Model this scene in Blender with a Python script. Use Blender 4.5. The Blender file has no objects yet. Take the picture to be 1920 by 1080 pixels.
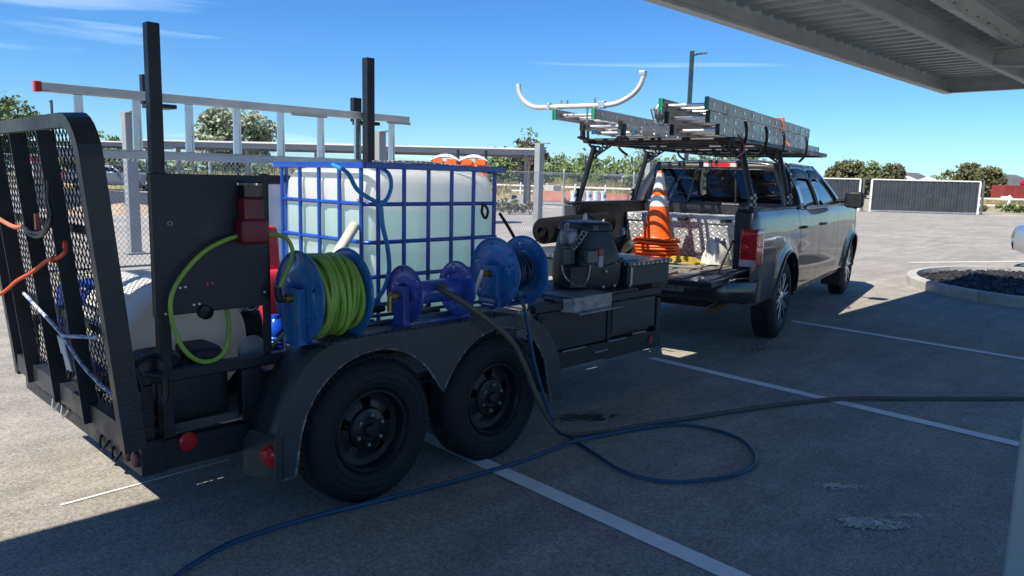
import bpy, math, random
from mathutils import Vector, Matrix
V = Vector
R = math.radians
random.seed(7)
sc = bpy.context.scene
col = sc.collection

# ------------------------------------------------------------------ camera
YAW, PITCH, ROLL = R(44.1), math.atan((540 - 335) / 1411), R(1.39)
fw = V((math.cos(YAW) * math.cos(PITCH), math.sin(YAW) * math.cos(PITCH), -math.sin(PITCH)))
rt = V((math.sin(YAW), -math.cos(YAW), 0))
up = rt.cross(fw)
rt2 = rt * math.cos(ROLL) + up * math.sin(ROLL)
up2 = -rt * math.sin(ROLL) + up * math.cos(ROLL)
cd = bpy.data.cameras.new('camera')
cam = bpy.data.objects.new('camera', cd); col.objects.link(cam)
cd.sensor_width = 36; cd.lens = 1411 / 1920 * 36; cd.clip_start = .05; cd.clip_end = 3000
m = Matrix((rt2, up2, -fw)).transposed().to_4x4(); m.translation = (0, 0, 1.55)
cam.matrix_world = m
sc.camera = cam

# ------------------------------------------------------------------ sky, sun, exposure
TOSUN = V((-.75, .05, 1.0)).normalized()
EL = math.asin(TOSUN.z); AZ = math.atan2(TOSUN.x, TOSUN.y)
w = bpy.data.worlds.new('World'); sc.world = w; w.use_nodes = True
nt = w.node_tree; N = nt.nodes; L = nt.links
bg = N['Background']; bg.inputs[1].default_value = .115
sky = N.new('ShaderNodeTexSky'); sky.sky_type = 'NISHITA'; sky.sun_disc = False
sky.sun_elevation = EL; sky.sun_rotation = AZ; sky.air_density = 1.0; sky.dust_density = 0.0; sky.ozone_density = 4.0
# thin wispy cirrus mixed over the sky
tc = N.new('ShaderNodeTexCoord'); mp = N.new('ShaderNodeMapping'); mp.vector_type = 'POINT'
mp.inputs['Rotation'].default_value = (0, 0, R(46)); mp.inputs['Scale'].default_value = (1.2, 1.0, 16.0)
L.new(tc.outputs['Generated'], mp.inputs['Vector'])
nz = N.new('ShaderNodeTexNoise'); nz.inputs['Scale'].default_value = 1.7; nz.inputs['Detail'].default_value = 6; nz.inputs['Distortion'].default_value = .5
L.new(mp.outputs[0], nz.inputs['Vector'])
cr = N.new('ShaderNodeValToRGB'); cr.color_ramp.elements[0].position = .62; cr.color_ramp.elements[1].position = .86
cr.color_ramp.elements[1].color = (.26, .26, .26, 1)
L.new(nz.outputs[0], cr.inputs[0])
mx = N.new('ShaderNodeMixRGB'); mx.inputs[2].default_value = (8.0, 8.4, 9.0, 1)
hs = N.new('ShaderNodeHueSaturation'); hs.inputs['Saturation'].default_value = 1.18; hs.inputs['Value'].default_value = 1.0
gm = N.new('ShaderNodeGamma'); gm.inputs[1].default_value = 1.0; L.new(sky.outputs[0], gm.inputs[0]); L.new(gm.outputs[0], hs.inputs['Color'])
tn = N.new('ShaderNodeMixRGB'); tn.blend_type = 'MULTIPLY'; tn.inputs[0].default_value = 1; tn.inputs[2].default_value = (.235, .355, .475, 1); L.new(hs.outputs[0], tn.inputs[1])
L.new(cr.outputs[0], mx.inputs[0]); L.new(tn.outputs[0], mx.inputs[1]); L.new(mx.outputs[0], bg.inputs[0])
sd = bpy.data.lights.new('sun', 'SUN'); sd.energy = 2.55; sd.angle = R(.53); sd.color = (1, .93, .81)
so = bpy.data.objects.new('sun', sd); col.objects.link(so)
so.rotation_euler = (-TOSUN).to_track_quat('-Z', 'Y').to_euler(); so.location = (-10, 0, 20)
vs = sc.view_settings; vs.view_transform = 'Standard'; vs.look = 'None'; vs.exposure = 1.5; vs.gamma = 1
sc.render.engine = 'CYCLES'; sc.cycles.max_bounces = 14; sc.cycles.diffuse_bounces = 8; sc.cycles.transparent_max_bounces = 16

# ------------------------------------------------------------------ materials
MATS = {}
def mat(name, c, rough=.5, metal=0., var=.18, scale=5., bump=0., bscale=60., c2=None, thr=(.55, .7), c2scale=9., coat=0., emit=None, spec=None, sss=0., rvar=.12):
    if name in MATS: return MATS[name]
    m = bpy.data.materials.new(name); m.use_nodes = True; MATS[name] = m
    nt = m.node_tree; N = nt.nodes; L = nt.links; b = N['Principled BSDF']
    tc = N.new('ShaderNodeTexCoord'); O = tc.outputs['Object']
    n1 = N.new('ShaderNodeTexNoise'); n1.inputs['Scale'].default_value = scale; n1.inputs['Detail'].default_value = 5
    L.new(O, n1.inputs['Vector'])
    mr = N.new('ShaderNodeMapRange'); mr.inputs[1].default_value = .3; mr.inputs[2].default_value = .7
    mr.inputs[3].default_value = 1 - var; mr.inputs[4].default_value = 1 + var
    L.new(n1.outputs[0], mr.inputs[0])
    mul = N.new('ShaderNodeMixRGB'); mul.blend_type = 'MULTIPLY'; mul.inputs[0].default_value = 1
    mul.inputs[1].default_value = (*c, 1); L.new(mr.outputs[0], mul.inputs[2]); out = mul.outputs[0]
    if c2:
        n2 = N.new('ShaderNodeTexNoise'); n2.inputs['Scale'].default_value = c2scale; n2.inputs['Detail'].default_value = 8; n2.inputs['Roughness'].default_value = .7
        L.new(O, n2.inputs['Vector'])
        m2 = N.new('ShaderNodeMapRange'); m2.inputs[1].default_value = thr[0]; m2.inputs[2].default_value = thr[1]; L.new(n2.outputs[0], m2.inputs[0])
        x2 = N.new('ShaderNodeMixRGB'); L.new(m2.outputs[0], x2.inputs[0]); L.new(out, x2.inputs[1]); x2.inputs[2].default_value = (*c2, 1); out = x2.outputs[0]
    L.new(out, b.inputs['Base Color'])
    rr = N.new('ShaderNodeMapRange'); rr.inputs[1].default_value = .3; rr.inputs[2].default_value = .7
    rr.inputs[3].default_value = max(.02, rough - rvar); rr.inputs[4].default_value = min(1, rough + rvar); L.new(n1.outputs[0], rr.inputs[0]); L.new(rr.outputs[0], b.inputs['Roughness'])
    b.inputs['Metallic'].default_value = metal
    if coat: b.inputs['Coat Weight'].default_value = coat; b.inputs['Coat Roughness'].default_value = .04
    if spec is not None: b.inputs['Specular IOR Level'].default_value = spec
    if sss: b.inputs['Subsurface Weight'].default_value = sss; b.inputs['Subsurface Radius'].default_value = (.1, .1, .1)
    if emit: b.inputs['Emission Color'].default_value = (*emit[0], 1); b.inputs['Emission Strength'].default_value = emit[1]
    if bump:
        n3 = N.new('ShaderNodeTexNoise'); n3.inputs['Scale'].default_value = bscale; n3.inputs['Detail'].default_value = 4; L.new(O, n3.inputs['Vector'])
        bp = N.new('ShaderNodeBump'); bp.inputs['Strength'].default_value = bump; bp.inputs['Distance'].default_value = .02; L.new(n3.outputs[0], bp.inputs['Height']); L.new(bp.outputs[0], b.inputs['Normal'])
    return m

def glass(name, tint=(.05, .06, .07), clear=.35, rough=.03):
    if name in MATS: return MATS[name]
    m = bpy.data.materials.new(name); m.use_nodes = True; MATS[name] = m
    nt = m.node_tree; N = nt.nodes; L = nt.links; N.remove(N['Principled BSDF']); o = N['Material Output']
    g = N.new('ShaderNodeBsdfGlossy'); g.inputs['Roughness'].default_value = rough; g.inputs[0].default_value = (1, 1, 1, 1)
    t = N.new('ShaderNodeBsdfTransparent'); t.inputs[0].default_value = (*[clear * (.6 + x * 5) for x in tint], 1)
    fr = N.new('ShaderNodeFresnel'); fr.inputs[0].default_value = 1.5
    x = N.new('ShaderNodeMixShader'); L.new(fr.outputs[0], x.inputs[0]); L.new(t.outputs[0], x.inputs[1]); L.new(g.outputs[0], x.inputs[2]); L.new(x.outputs[0], o.inputs[0])
    return m

def tread(name, c, rough, metal, cell, hi=1.0, axes='XY', c_hi=None):
    """diamond tread plate: raised lozenges, turned at right angles from cell to cell"""
    if name in MATS: return MATS[name]
    m = mat(name, c, rough, metal, var=.25, scale=7); nt = m.node_tree; N = nt.nodes; L = nt.links; b = N['Principled BSDF']
    tc = N.new('ShaderNodeTexCoord'); mp = N.new('ShaderNodeMapping'); L.new(tc.outputs['Object'], mp.inputs[0])
    rot = {'XY': (0, 0, R(45)), 'XZ': (R(90), 0, 0), 'YZ': (0, R(90), 0)}[axes]
    mp.inputs['Rotation'].default_value = rot
    mp.inputs['Scale'].default_value = (1 / cell,) * 3
    src = mp.outputs[0]
    if axes != 'XY':
        mp2 = N.new('ShaderNodeMapping'); L.new(src, mp2.inputs[0]); mp2.inputs['Rotation'].default_value = (0, 0, R(45)); src = mp2.outputs[0]
    s = N.new('ShaderNodeSeparateXYZ'); L.new(src, s.inputs[0])
    def M(op, a, bb=None, c_=None):
        n = N.new('ShaderNodeMath'); n.operation = op
        for i, q in enumerate((a, bb, c_)):
            if q is None: continue
            if isinstance(q, (int, float)): n.inputs[i].default_value = q
            else: L.new(q, n.inputs[i])
        return n.outputs[0]
    u, v = s.outputs[0], s.outputs[1]
    fu = M('SUBTRACT', M('FRACT', u), .5); fv = M('SUBTRACT', M('FRACT', v), .5)
    par = M('FLOORED_MODULO', M('ADD', M('FLOOR', u), M('FLOOR', v)), 2)
    a = M('ADD', M('MULTIPLY', fu, par), M('MULTIPLY', fv, M('SUBTRACT', 1, par)))
    bq = M('ADD', M('MULTIPLY', fv, par), M('MULTIPLY', fu, M('SUBTRACT', 1, par)))
    d = M('ADD', M('POWER', M('DIVIDE', a, .62), 2), M('POWER', M('DIVIDE', bq, .17), 2))
    h = M('SUBTRACT', 1, d); h = M('MAXIMUM', h, 0)
    bp = N.new('ShaderNodeBump'); bp.inputs['Strength'].default_value = hi; bp.inputs['Distance'].default_value = .006; L.new(h, bp.inputs['Height']); L.new(bp.outputs[0], b.inputs['Normal'])
    if c_hi:
        x = N.new('ShaderNodeMixRGB'); L.new(M('MINIMUM', M('MULTIPLY', h, 2.5), 1), x.inputs[0]); old = b.inputs['Base Color'].links[0].from_socket
        L.new(old, x.inputs[1]); x.inputs[2].default_value = (*c_hi, 1); L.new(x.outputs[0], b.inputs['Base Color'])
    return m

BLK = mat('black_paint', (.007, .010, .015), .45, 0, .3, 9, .15, 90, c2=(.035, .036, .04), thr=(.68, .82), c2scale=14)
BLKP = mat('black_plastic', (.010, .011, .014), .5, 0, .2, 8, .2, 120)
RUB = mat('tyre_rubber', (.011, .011, .012), .72, 0, .25, 6, .3, 150, c2=(.045, .041, .036), thr=(.56, .85), c2scale=6)
STEEL = mat('galvanised_steel', (.42, .44, .44), .42, .85, .2, 7)
ALU = mat('ladder_aluminium', (.62, .62, .62), .4, .4, .2, 4, .1, 70)
ALUB = mat('bright_aluminium', (.72, .72, .72), .28, .8, .12, 6)
CHR = mat('chrome', (.8, .8, .82), .12, 1, .05, 5)
REDL = mat('red_lens', (.50, .008, .015), .2, 0, .15, 20, coat=.6)
WHT = mat('white_plastic', (.72, .73, .73), .45, 0, .08, 3, sss=0)
# ------------------------------------------------------------------ mesh builder
FR = {}
class MB:
    def __init__(s): s.v = []; s.f = []
    def add(s, vs, fs):
        o = len(s.v); s.v += [tuple(v) for v in vs]; s.f += [[i + o for i in f] for f in fs]; return s
    def hexa(s, P): return s.add(P, [(0, 3, 2, 1), (4, 5, 6, 7), (0, 1, 5, 4), (1, 2, 6, 5), (2, 3, 7, 6), (3, 0, 4, 7)])
    def box(s, a, b):
        (x0, y0, z0), (x1, y1, z1) = a, b
        return s.hexa([(x0, y0, z0), (x1, y0, z0), (x1, y1, z0), (x0, y1, z0), (x0, y0, z1), (x1, y0, z1), (x1, y1, z1), (x0, y1, z1)])
    def bar(s, p, q, w, h, upv=(0, 0, 1)):
        p, q = V(p), V(q); d = (q - p).normalized(); u = V(upv)
        if abs(d.dot(u)) > .98: u = V((1, 0, 0))
        sd = d.cross(u).normalized() * (w / 2); u2 = sd.cross(d).normalized() * (h / 2)
        return s.hexa([p - sd - u2, p + sd - u2, p + sd + u2, p - sd + u2, q - sd - u2, q + sd - u2, q + sd + u2, q - sd + u2])
    def tube(s, pts, r, n=8, closed=False, caps=True):
        pts = [V(p) for p in pts]; k = len(pts); rs = r if isinstance(r, (list, tuple)) else [r] * k
        T = []
        for i in range(k):
            a = pts[i - 1] if (i or closed) else pts[0]; b = pts[(i + 1) % k] if (i < k - 1 or closed) else pts[-1]
            t = b - a; T.append(t.normalized() if t.length > 1e-9 else V((0, 0, 1)))
        u = V((0, 0, 1)) if abs(T[0].z) < .9 else V((1, 0, 0)); vs = []; u = (u - T[0] * u.dot(T[0])).normalized()
        for i in range(k):
            u = (u - T[i] * u.dot(T[i]));
            u = u.normalized() if u.length > 1e-6 else T[i].orthogonal().normalized()
            w_ = T[i].cross(u)
            for j in range(n):
                a = 2 * math.pi * j / n; vs.append(pts[i] + (u * math.cos(a) + w_ * math.sin(a)) * rs[i])
        fs = []
        for i in range(k if closed else k - 1):
            for j in range(n):
                a = i * n + j; b = i * n + (j + 1) % n; c = ((i + 1) % k) * n
                fs.append((a, b, c + (j + 1) % n, c + j))
        if caps and not closed: fs.append(tuple(range(n - 1, -1, -1))); fs.append(tuple((k - 1) * n + j for j in range(n)))
        return s.add(vs, fs)
    def cyl(s, p, q, r, r2=None, n=16): return s.tube([p, q], [r, r if r2 is None else r2], n)
    def lathe(s, prof, o, ax, n=24, a0=0, a1=2 * math.pi, close=False):
        o, ax = V(o), V(ax).normalized(); u = ax.orthogonal().normalized(); w_ = ax.cross(u); full = abs(a1 - a0 - 2 * math.pi) < 1e-6
        m = n if full else n + 1; vs = []
        for (r, h) in prof:
            for j in range(m):
                a = a0 + (a1 - a0) * j / n; vs.append(o + ax * h + (u * math.cos(a) + w_ * math.sin(a)) * r)
        fs = []; K = len(prof)
        for i in range(K if close else K - 1):
            for j in range(n):
                a = i * m + j; b = i * m + (j + 1) % m; c = ((i + 1) % K) * m; fs.append((a, b, c + (j + 1) % m, c + j))
        return s.add(vs, fs)
    def prism(s, poly, o, e1, e2, dvec):
        o, e1, e2, dv = V(o), V(e1), V(e2), V(dvec); n = len(poly)
        A = [o + e1 * a + e2 * b for a, b in poly]; B = [p + dv for p in A]
        return s.add(A + B, [tuple(range(n - 1, -1, -1)), tuple(range(n, 2 * n))] + [(i, (i + 1) % n, n + (i + 1) % n, n + i) for i in range(n)])
    def grid(s, fn, nu, nv, skip=None, closeu=False):
        m = nu if closeu else nu + 1
        vs = [fn(i / nu, j / nv) for j in range(nv + 1) for i in range(m)]; fs = []
        for j in range(nv):
            for i in range(nu):
                if skip and skip(i, j): continue
                fs.append((j * m + i, j * m + (i + 1) % m, (j + 1) * m + (i + 1) % m, (j + 1) * m + i))
        return s.add(vs, fs)
    def ring(s, c, ax, R_, r, n=28, k=8):
        c, ax = V(c), V(ax).normalized(); u = ax.orthogonal().normalized(); w_ = ax.cross(u)
        return s.tube([c + (u * math.cos(2 * math.pi * i / n) + w_ * math.sin(2 * math.pi * i / n)) * R_ for i in range(n)], r, k, closed=True)
    def ball(s, c, r, n=10, sc_=(1, 1, 1)):
        c = V(c); return s.grid(lambda u, v: c + V((r * sc_[0] * math.sin(math.pi * v) * math.cos(2 * math.pi * u), r * sc_[1] * math.sin(math.pi * v) * math.sin(2 * math.pi * u), r * sc_[2] * math.cos(math.pi * v))), n, n // 2 + 1, closeu=True)
    def rbox(s, a, b, r, k=3):
        """box with rounded vertical and top edges (superellipse-like)"""
        c = (V(a) + V(b)) / 2; h = (V(b) - V(a)) / 2
        def fn(u, v):
            th, ph = 2 * math.pi * u, math.pi * (v - .5)
            e = r
            def pw(x): return math.copysign(abs(x) ** e, x)
            return c + V((h.x * pw(math.cos(ph)) * pw(math.cos(th)), h.y * pw(math.cos(ph)) * pw(math.sin(th)), h.z * pw(math.sin(ph))))
        return s.grid(fn, 8 * k, 4 * k, closeu=True)
    def build(s, name, m, parent=None, smooth=None, bevel=0, local=False, solid=0, origin=None, sub=0):
        me = bpy.data.meshes.new(name); vs = s.v
        key = parent
        if parent is not None and not local:
            Mi = FR[parent.name]; vs = [Mi @ V(v) for v in vs]
        if origin is not None: o3 = V(origin); vs = [V(v) - o3 for v in vs]
        me.from_pydata([tuple(v) for v in vs], [], s.f); me.validate(); me.update()
        me.materials.append(m)
        if smooth is not None:
            for p in me.polygons: p.use_smooth = True
            me.set_sharp_from_angle(angle=R(smooth))
        o = bpy.data.objects.new(name, me); col.objects.link(o)
        if parent is not None: o.parent = parent; FR[o.name] = FR[parent.name]
        if origin is not None: o.location = origin
        if solid: md = o.modifiers.new('solid', 'SOLIDIFY'); md.thickness = solid; md.offset = 0
        if sub: md = o.modifiers.new('sub', 'SUBSURF'); md.levels = sub; md.render_levels = sub
        if bevel: md = o.modifiers.new('bevel', 'BEVEL'); md.width = bevel; md.segments = 2; md.limit_method = 'ANGLE'; md.angle_limit = R(40)
        return o
def tag(o, label=None, cat=None, group=None, kind=None):
    if label: o['label'] = label
    if cat: o['category'] = cat
    if group: o['group'] = group
    if kind: o['kind'] = kind
    return o
def thing(name, label, cat, loc=(0, 0, 0), rz=0, group=None):
    o = bpy.data.objects.new(name, None); col.objects.link(o); o.empty_display_size = .2
    o.location = loc; o.rotation_euler = (0, 0, rz)
    FR[o.name] = (Matrix.Translation(loc) @ Matrix.Rotation(rz, 4, 'Z')).inverted()
    return tag(o, label, cat, group)
def copy_tree(o, parent=None):
    c = o.copy(); col.objects.link(c); c.parent = parent
    for ch in o.children: copy_tree(ch, c)
    return c
def one(mb, name, m, label, cat, origin, group=None, **k):
    return tag(mb.build(name, m, None, origin=origin, **k), label, cat, group)
def struct(mb, name, m, **k): return tag(mb.build(name, m, None, **k), kind='structure')
def cat_rom(P, k=8):
    P = [V(p) for p in P]; Q = [P[0]] + P + [P[-1]]; out = []
    for i in range(1, len(Q) - 2):
        a, b, c, d = Q[i - 1:i + 3]
        for j in range(k):
            t = j / k; out.append(.5 * ((2 * b) + (c - a) * t + (2 * a - 5 * b + 4 * c - d) * t * t + (3 * b - a - 3 * c + d) * t ** 3))
    return out + [P[-1]]
def text(body, name, m, size, matrix, parent=None, ext=.0006):
    cu = bpy.data.curves.new(name, 'FONT'); cu.body = body; cu.size = size; cu.extrude = ext; cu.align_x = 'CENTER'; cu.align_y = 'CENTER'
    tmp = bpy.data.objects.new('tmp', cu); col.objects.link(tmp); bpy.context.view_layer.update()
    me = bpy.data.meshes.new_from_object(tmp.evaluated_get(bpy.context.evaluated_depsgraph_get())); bpy.data.objects.remove(tmp)
    me.transform((FR[parent.name] @ matrix) if parent is not None else matrix); me.materials.clear(); me.materials.append(m)
    o = bpy.data.objects.new(name, me); col.objects.link(o)
    if parent is not None: o.parent = parent; FR[o.name] = FR[parent.name]
    return o
def frame(o, ex, ey): # matrix with x axis ex, y axis ey at o
    ex, ey = V(ex).normalized(), V(ey).normalized(); ez = ex.cross(ey)
    M_ = Matrix((ex, ey, ez)).transposed().to_4x4(); M_.translation = o; return M_
# ------------------------------------------------------------------ the ground
def asphalt():
    m = bpy.data.materials.new('asphalt'); m.use_nodes = True; nt = m.node_tree; N = nt.nodes; L = nt.links; b = N['Principled BSDF']
    tc = N.new('ShaderNodeTexCoord'); O = tc.outputs['Object']
    def noise(s, d=4, r=.5, vec=O):
        n = N.new('ShaderNodeTexNoise'); n.inputs['Scale'].default_value = s; n.inputs['Detail'].default_value = d; n.inputs['Roughness'].default_value = r; L.new(vec, n.inputs['Vector']); return n.outputs[0]
    def ramp(x, lo, hi, a, bb):
        n = N.new('ShaderNodeMapRange'); n.inputs[1].default_value = lo; n.inputs[2].default_value = hi; n.inputs[3].default_value = a; n.inputs[4].default_value = bb; L.new(x, n.inputs[0]); return n.outputs[0]
    def mul(x, y):
        n = N.new('ShaderNodeMath'); n.operation = 'MULTIPLY'; L.new(x, n.inputs[0]); L.new(y, n.inputs[1]); return n.outputs[0]
    v1 = N.new('ShaderNodeTexVoronoi'); v1.inputs['Scale'].default_value = 95; L.new(O, v1.inputs['Vector'])
    sp = N.new('ShaderNodeSeparateXYZ'); L.new(v1.outputs['Color'], sp.inputs[0])
    stone = ramp(sp.outputs[0], 0, 1, .70, 1.3)
    fine = ramp(noise(160, 3, .6), .35, .65, .74, 1.26); big = ramp(noise(.55, 5, .6), .3, .7, .84, 1.14); mid = ramp(noise(3.2, 5, .65), .32, .68, .86, 1.13)
    mpn = N.new('ShaderNodeMapping'); mpn.inputs['Scale'].default_value = (.5, 3.0, 1); mpn.inputs['Rotation'].default_value = (0, 0, R(12)); L.new(O, mpn.inputs[0])
    streak = ramp(noise(1.3, 4, .6, mpn.outputs[0]), .35, .7, .9, 1.16)
    val = mul(mul(stone, fine), mul(big, mul(mid, streak)))
    cc = N.new('ShaderNodeMixRGB'); cc.blend_type = 'MULTIPLY'; cc.inputs[0].default_value = 1; cc.inputs[1].default_value = (.325, .300, .258, 1); L.new(val, cc.inputs[2])
    # pale wear spots
    pl = ramp(noise(2.1, 9, .72), .66, .74, 0, .55)
    c2 = N.new('ShaderNodeMixRGB'); L.new(pl, c2.inputs[0]); L.new(cc.outputs[0], c2.inputs[1]); c2.inputs[2].default_value = (.42, .395, .35, 1)
    # oil stains
    oi = ramp(noise(.9, 3, .5, mpn.outputs[0]), .68, .76, 0, .5)
    c3 = N.new('ShaderNodeMixRGB'); L.new(oi, c3.inputs[0]); L.new(c2.outputs[0], c3.inputs[1]); c3.inputs[2].default_value = (.14, .132, .12, 1)
    L.new(c3.outputs[0], b.inputs['Base Color']); b.inputs['Roughness'].default_value = .86
    bp = N.new('ShaderNodeBump'); bp.inputs['Strength'].default_value = .55; bp.inputs['Distance'].default_value = .004; L.new(mul(stone, fine), bp.inputs['Height']); L.new(bp.outputs[0], b.inputs['Normal'])
    return m
ASPH = asphalt()
DIRT = mat('dry_ground', (.33, .285, .20), .95, 0, .3, .12, .4, 3, c2=(.20, .21, .09), thr=(.5, .66), c2scale=.08)
GRAV = mat('pale_gravel', (.37, .345, .305), .95, 0, .22, .4, .6, 40, c2=(.34, .30, .25), thr=(.5, .7), c2scale=.5)
CONC = mat('concrete', (.44, .425, .39), .88, 0, .18, 2.2, .25, 45, c2=(.30, .285, .26), thr=(.56, .75), c2scale=3)
LINE = mat('line_paint', (.86, .86, .85), .7, 0, .08, 6, .2, 120, c2=(.22, .21, .19), thr=(.63, .74), c2scale=16)
def sheet(name, poly, z, m):
    mb = MB(); mb.add([(x, y, z) for x, y in poly], [tuple(range(len(poly)))]); return struct(mb, name, m)
sheet('ground', [(-900, -900), (900, -900), (900, 900), (-900, 900)], -.05, DIRT)
sheet('asphalt_lot', [(-70, -70), (90, -70), (66, -4), (54.6, 11.6), (49.0, 20.6), (44, 22), (30, 12.25), (-70, 12.25)], 0, ASPH)
sheet('gravel_lot', [(-40, 12.3), (30.5, 12.3), (44.5, 22.1), (47, 26), (52, 46), (20, 64), (-40, 64)], -.012, GRAV)
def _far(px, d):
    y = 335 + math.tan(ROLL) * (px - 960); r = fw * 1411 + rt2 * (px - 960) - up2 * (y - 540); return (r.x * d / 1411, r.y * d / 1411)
sheet('dark_ground_band', [tuple(_far(q, d)) for q, d in ((40, 28.5), (330, 27), (330, 50), (40, 60))], -.006, mat('dark_ground', (.032, .033, .036), .8, 0, .25, .6))  # even dark sheet laid on the ground in front of the silver pickup
sheet('concrete_strip', [(48.3, 20.2), (54.2, 11.5), (75, -24), (77.2, -23), (56.0, 12.4), (49.6, 21.1)], .004, CONC)
sheet('verge', [(57, 12.6), (78, -24), (140, -24), (140, 60), (60, 60), (50.2, 21.6)], -.02, mat('dry_verge', (.36, .31, .22), .95, 0, .3, .5, .4, 8, c2=(.17, .20, .07), thr=(.5, .62), c2scale=.35))
# painted stall lines (86.6 degrees) and the thin chalk line
sa = V((math.cos(R(86.7)), math.sin(R(86.7)), 0)); sn = V((sa.y, -sa.x, 0))
for k, (x, y) in enumerate([(-.03, 3.63), (2.79, 3.63), (5.565, 3.65), (8.395, 3.62), (11.2, 3.62 - 2.2)]):
    if k == 4: continue
    p = V((x, y, .004)); q = p - sa * 5.4; mb = MB(); a = sn * .052
    mb.add([p - a, p + a, q + a, q - a], [(0, 1, 2, 3)]); struct(mb, 'stall_line', LINE)
mb = MB(); p, q = V((13.0, 7.2, .004)), V((20.5, 7.8, .004)); mb = MB(); mb.add([V((20.3, 3.2, .004)), V((20.3, 3.3, .004)), V((17.2, 5.05, .004)), V((17.2, 4.95, .004))], [(0, 1, 2, 3)]); struct(mb, 'stall_line', LINE)
mb = MB(); mb.add([(.93, 3.772, .004), (1.75, 3.80, .004), (1.75, 3.812, .004), (.93, 3.79, .004)], [(0, 1, 2, 3)]); struct(mb, 'chalk_line', LINE)
# dried pale spill: irregular flakes
SPILL = mat('dried_spill', (.62, .60, .55), .85, 0, .25, 40, c2=(.34, .32, .28), thr=(.5, .64), c2scale=26)
def flakes(name, cx, cy, n, sx, sy, ang, rmax, m=None, label='patch of pale dried flakes on the shaded asphalt'):
    mb = MB(); ca, sa_ = math.cos(ang), math.sin(ang); rnd = random.Random(int(cx * 100) + n)
    for i in range(n):
        u, v = rnd.gauss(0, .42) * sx, rnd.gauss(0, .42) * sy; r = rmax * rnd.uniform(.12, 1) * math.exp(-(u / sx) ** 2 - (v / sy) ** 2)
        x, y = cx + u * ca - v * sa_, cy + u * sa_ + v * ca; k = 9
        pts = [(x + r * rnd.uniform(.45, 1.3) * math.cos(6.283 * j / k), y + r * rnd.uniform(.45, 1.3) * .6 * math.sin(6.283 * j / k), .0035 + i * 1.2e-5) for j in range(k)]
        mb.add(pts, [tuple(range(k))])
    return tag(mb.build(name, m or SPILL), kind='stuff', label=label)
flakes('dried_spill', 3.88, 1.37, 260, .19, .06, R(-45), .017)
flakes('dried_spill', 3.56, 1.09, 420, .22, .09, R(-50), .024)
flakes('dried_spill', 3.78, 1.00, 120, .16, .05, R(-45), .014)
OIL = mat('oil_stain', (.07, .066, .06), .6, 0, .3, 12)
flakes('oil_stain', 3.78, 2.98, 120, .30, .12, R(-35), .045, OIL, 'dark oil stain on the asphalt beside the trailer hose')
flakes('oil_stain', 6.6, 3.2, 60, .5, .2, R(0), .035, OIL, 'dark oil stain on the asphalt behind the pickup')
flakes('dried_spill', 4.3, 1.75, 12, .9, .5, R(-45), .012)
flakes('dried_spill', 2.4, 1.9, 16, .9, .6, R(-45), .009)
flakes('dried_spill', 1.6, 3.1, 18, .6, .35, R(0), .010)

# kerbed island with dark gravel
def island():
    cx, hw, y0, y1 = 14.45, 2.65, 1.6, 4.12
    def outline(off):
        P = [(cx - hw + off, -7)]
        for i in range(25):
            a = math.pi - math.pi * i / 24; P.append((cx + (hw - off) * math.cos(a), y0 + (y1 - y0 - off) * math.sin(a)))
        return P + [(cx + hw - off, -7)]
    A, B = outline(0), outline(.16); n = len(A)
    # kerb in separate stones
    seg = [(0, 1)] ; k = 0
    root = thing('parking_island', 'kerbed parking island filled with dark gravel, right of the grey pickup', 'island', (cx, 0, 0))
    cuts = [0] + list(range(1, n - 1, 3)) + [n - 1]
    for a, b in zip(cuts[:-1], cuts[1:]):
        mb = MB(); idx = list(range(a, b + 1)); K = len(idx)
        prof = [(A, 0, 0), (A, 0, .125), (A, .018, .145), (B, -.012, .148), (B, 0, .05)]
        vs = []
        for (Q, t, z) in prof:
            for q, i in enumerate(idx):
                x = A[i][0] + (B[i][0] - A[i][0]) * (t / .16 if Q is A else 1 + t / .16); y = A[i][1] + (B[i][1] - A[i][1]) * (t / .16 if Q is A else 1 + t / .16)
                vs.append((x, y, z))
        # shrink ends a hair for the joint
        fs = [(r * K + j, r * K + j + 1, (r + 1) * K + j + 1, (r + 1) * K + j) for r in range(len(prof) - 1) for j in range(K - 1)]
        fs += [tuple(r * K for r in range(len(prof))), tuple(r * K + K - 1 for r in range(len(prof) - 1, -1, -1))]
        for e, nb in ((0, 1), (K - 1, K - 2)):
            for r in range(len(prof)):
                p, q = V(vs[r * K + e]), V(vs[r * K + nb]); vs[r * K + e] = tuple(p + (q - p).normalized() * .006)
        mb.add(vs, fs); mb.build('kerb_stone', CONC, root)
    mb = MB(); mb.add([(x, y, .07) for x, y in B], [tuple(range(n))]); mb.build('gravel_bed', mat('dark_bed', (.02, .021, .022), .9, 0, .3, 8), root)
    mb = MB(); rnd = random.Random(3)
    for i in range(7000):
        x = rnd.uniform(cx - hw, cx + hw); y = rnd.uniform(-2.5, y1) if i % 3 else rnd.uniform(1.5, y1)
        if y > y0 and ((x - cx) / (hw - .2)) ** 2 + ((y - y0) / (y1 - y0 - .2)) ** 2 > 1: continue
        if abs(x - cx) > hw - .2: continue
        r = rnd.uniform(.015, .04); c = V((x, y, .075 + rnd.uniform(0, .02))); P = [c + V((rnd.uniform(-1, 1), rnd.uniform(-1, 1), rnd.uniform(-.6, .9))) * r for _ in range(4)]
        mb.add(P, [(0, 1, 2), (0, 2, 3), (0, 3, 1), (1, 3, 2)])
    g = mb.build('lava_gravel', mat('lava_gravel', (.035, .036, .038), .9, 0, .5, 15), root); tag(g, 'loose dark gravel', kind='stuff')
island()
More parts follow.
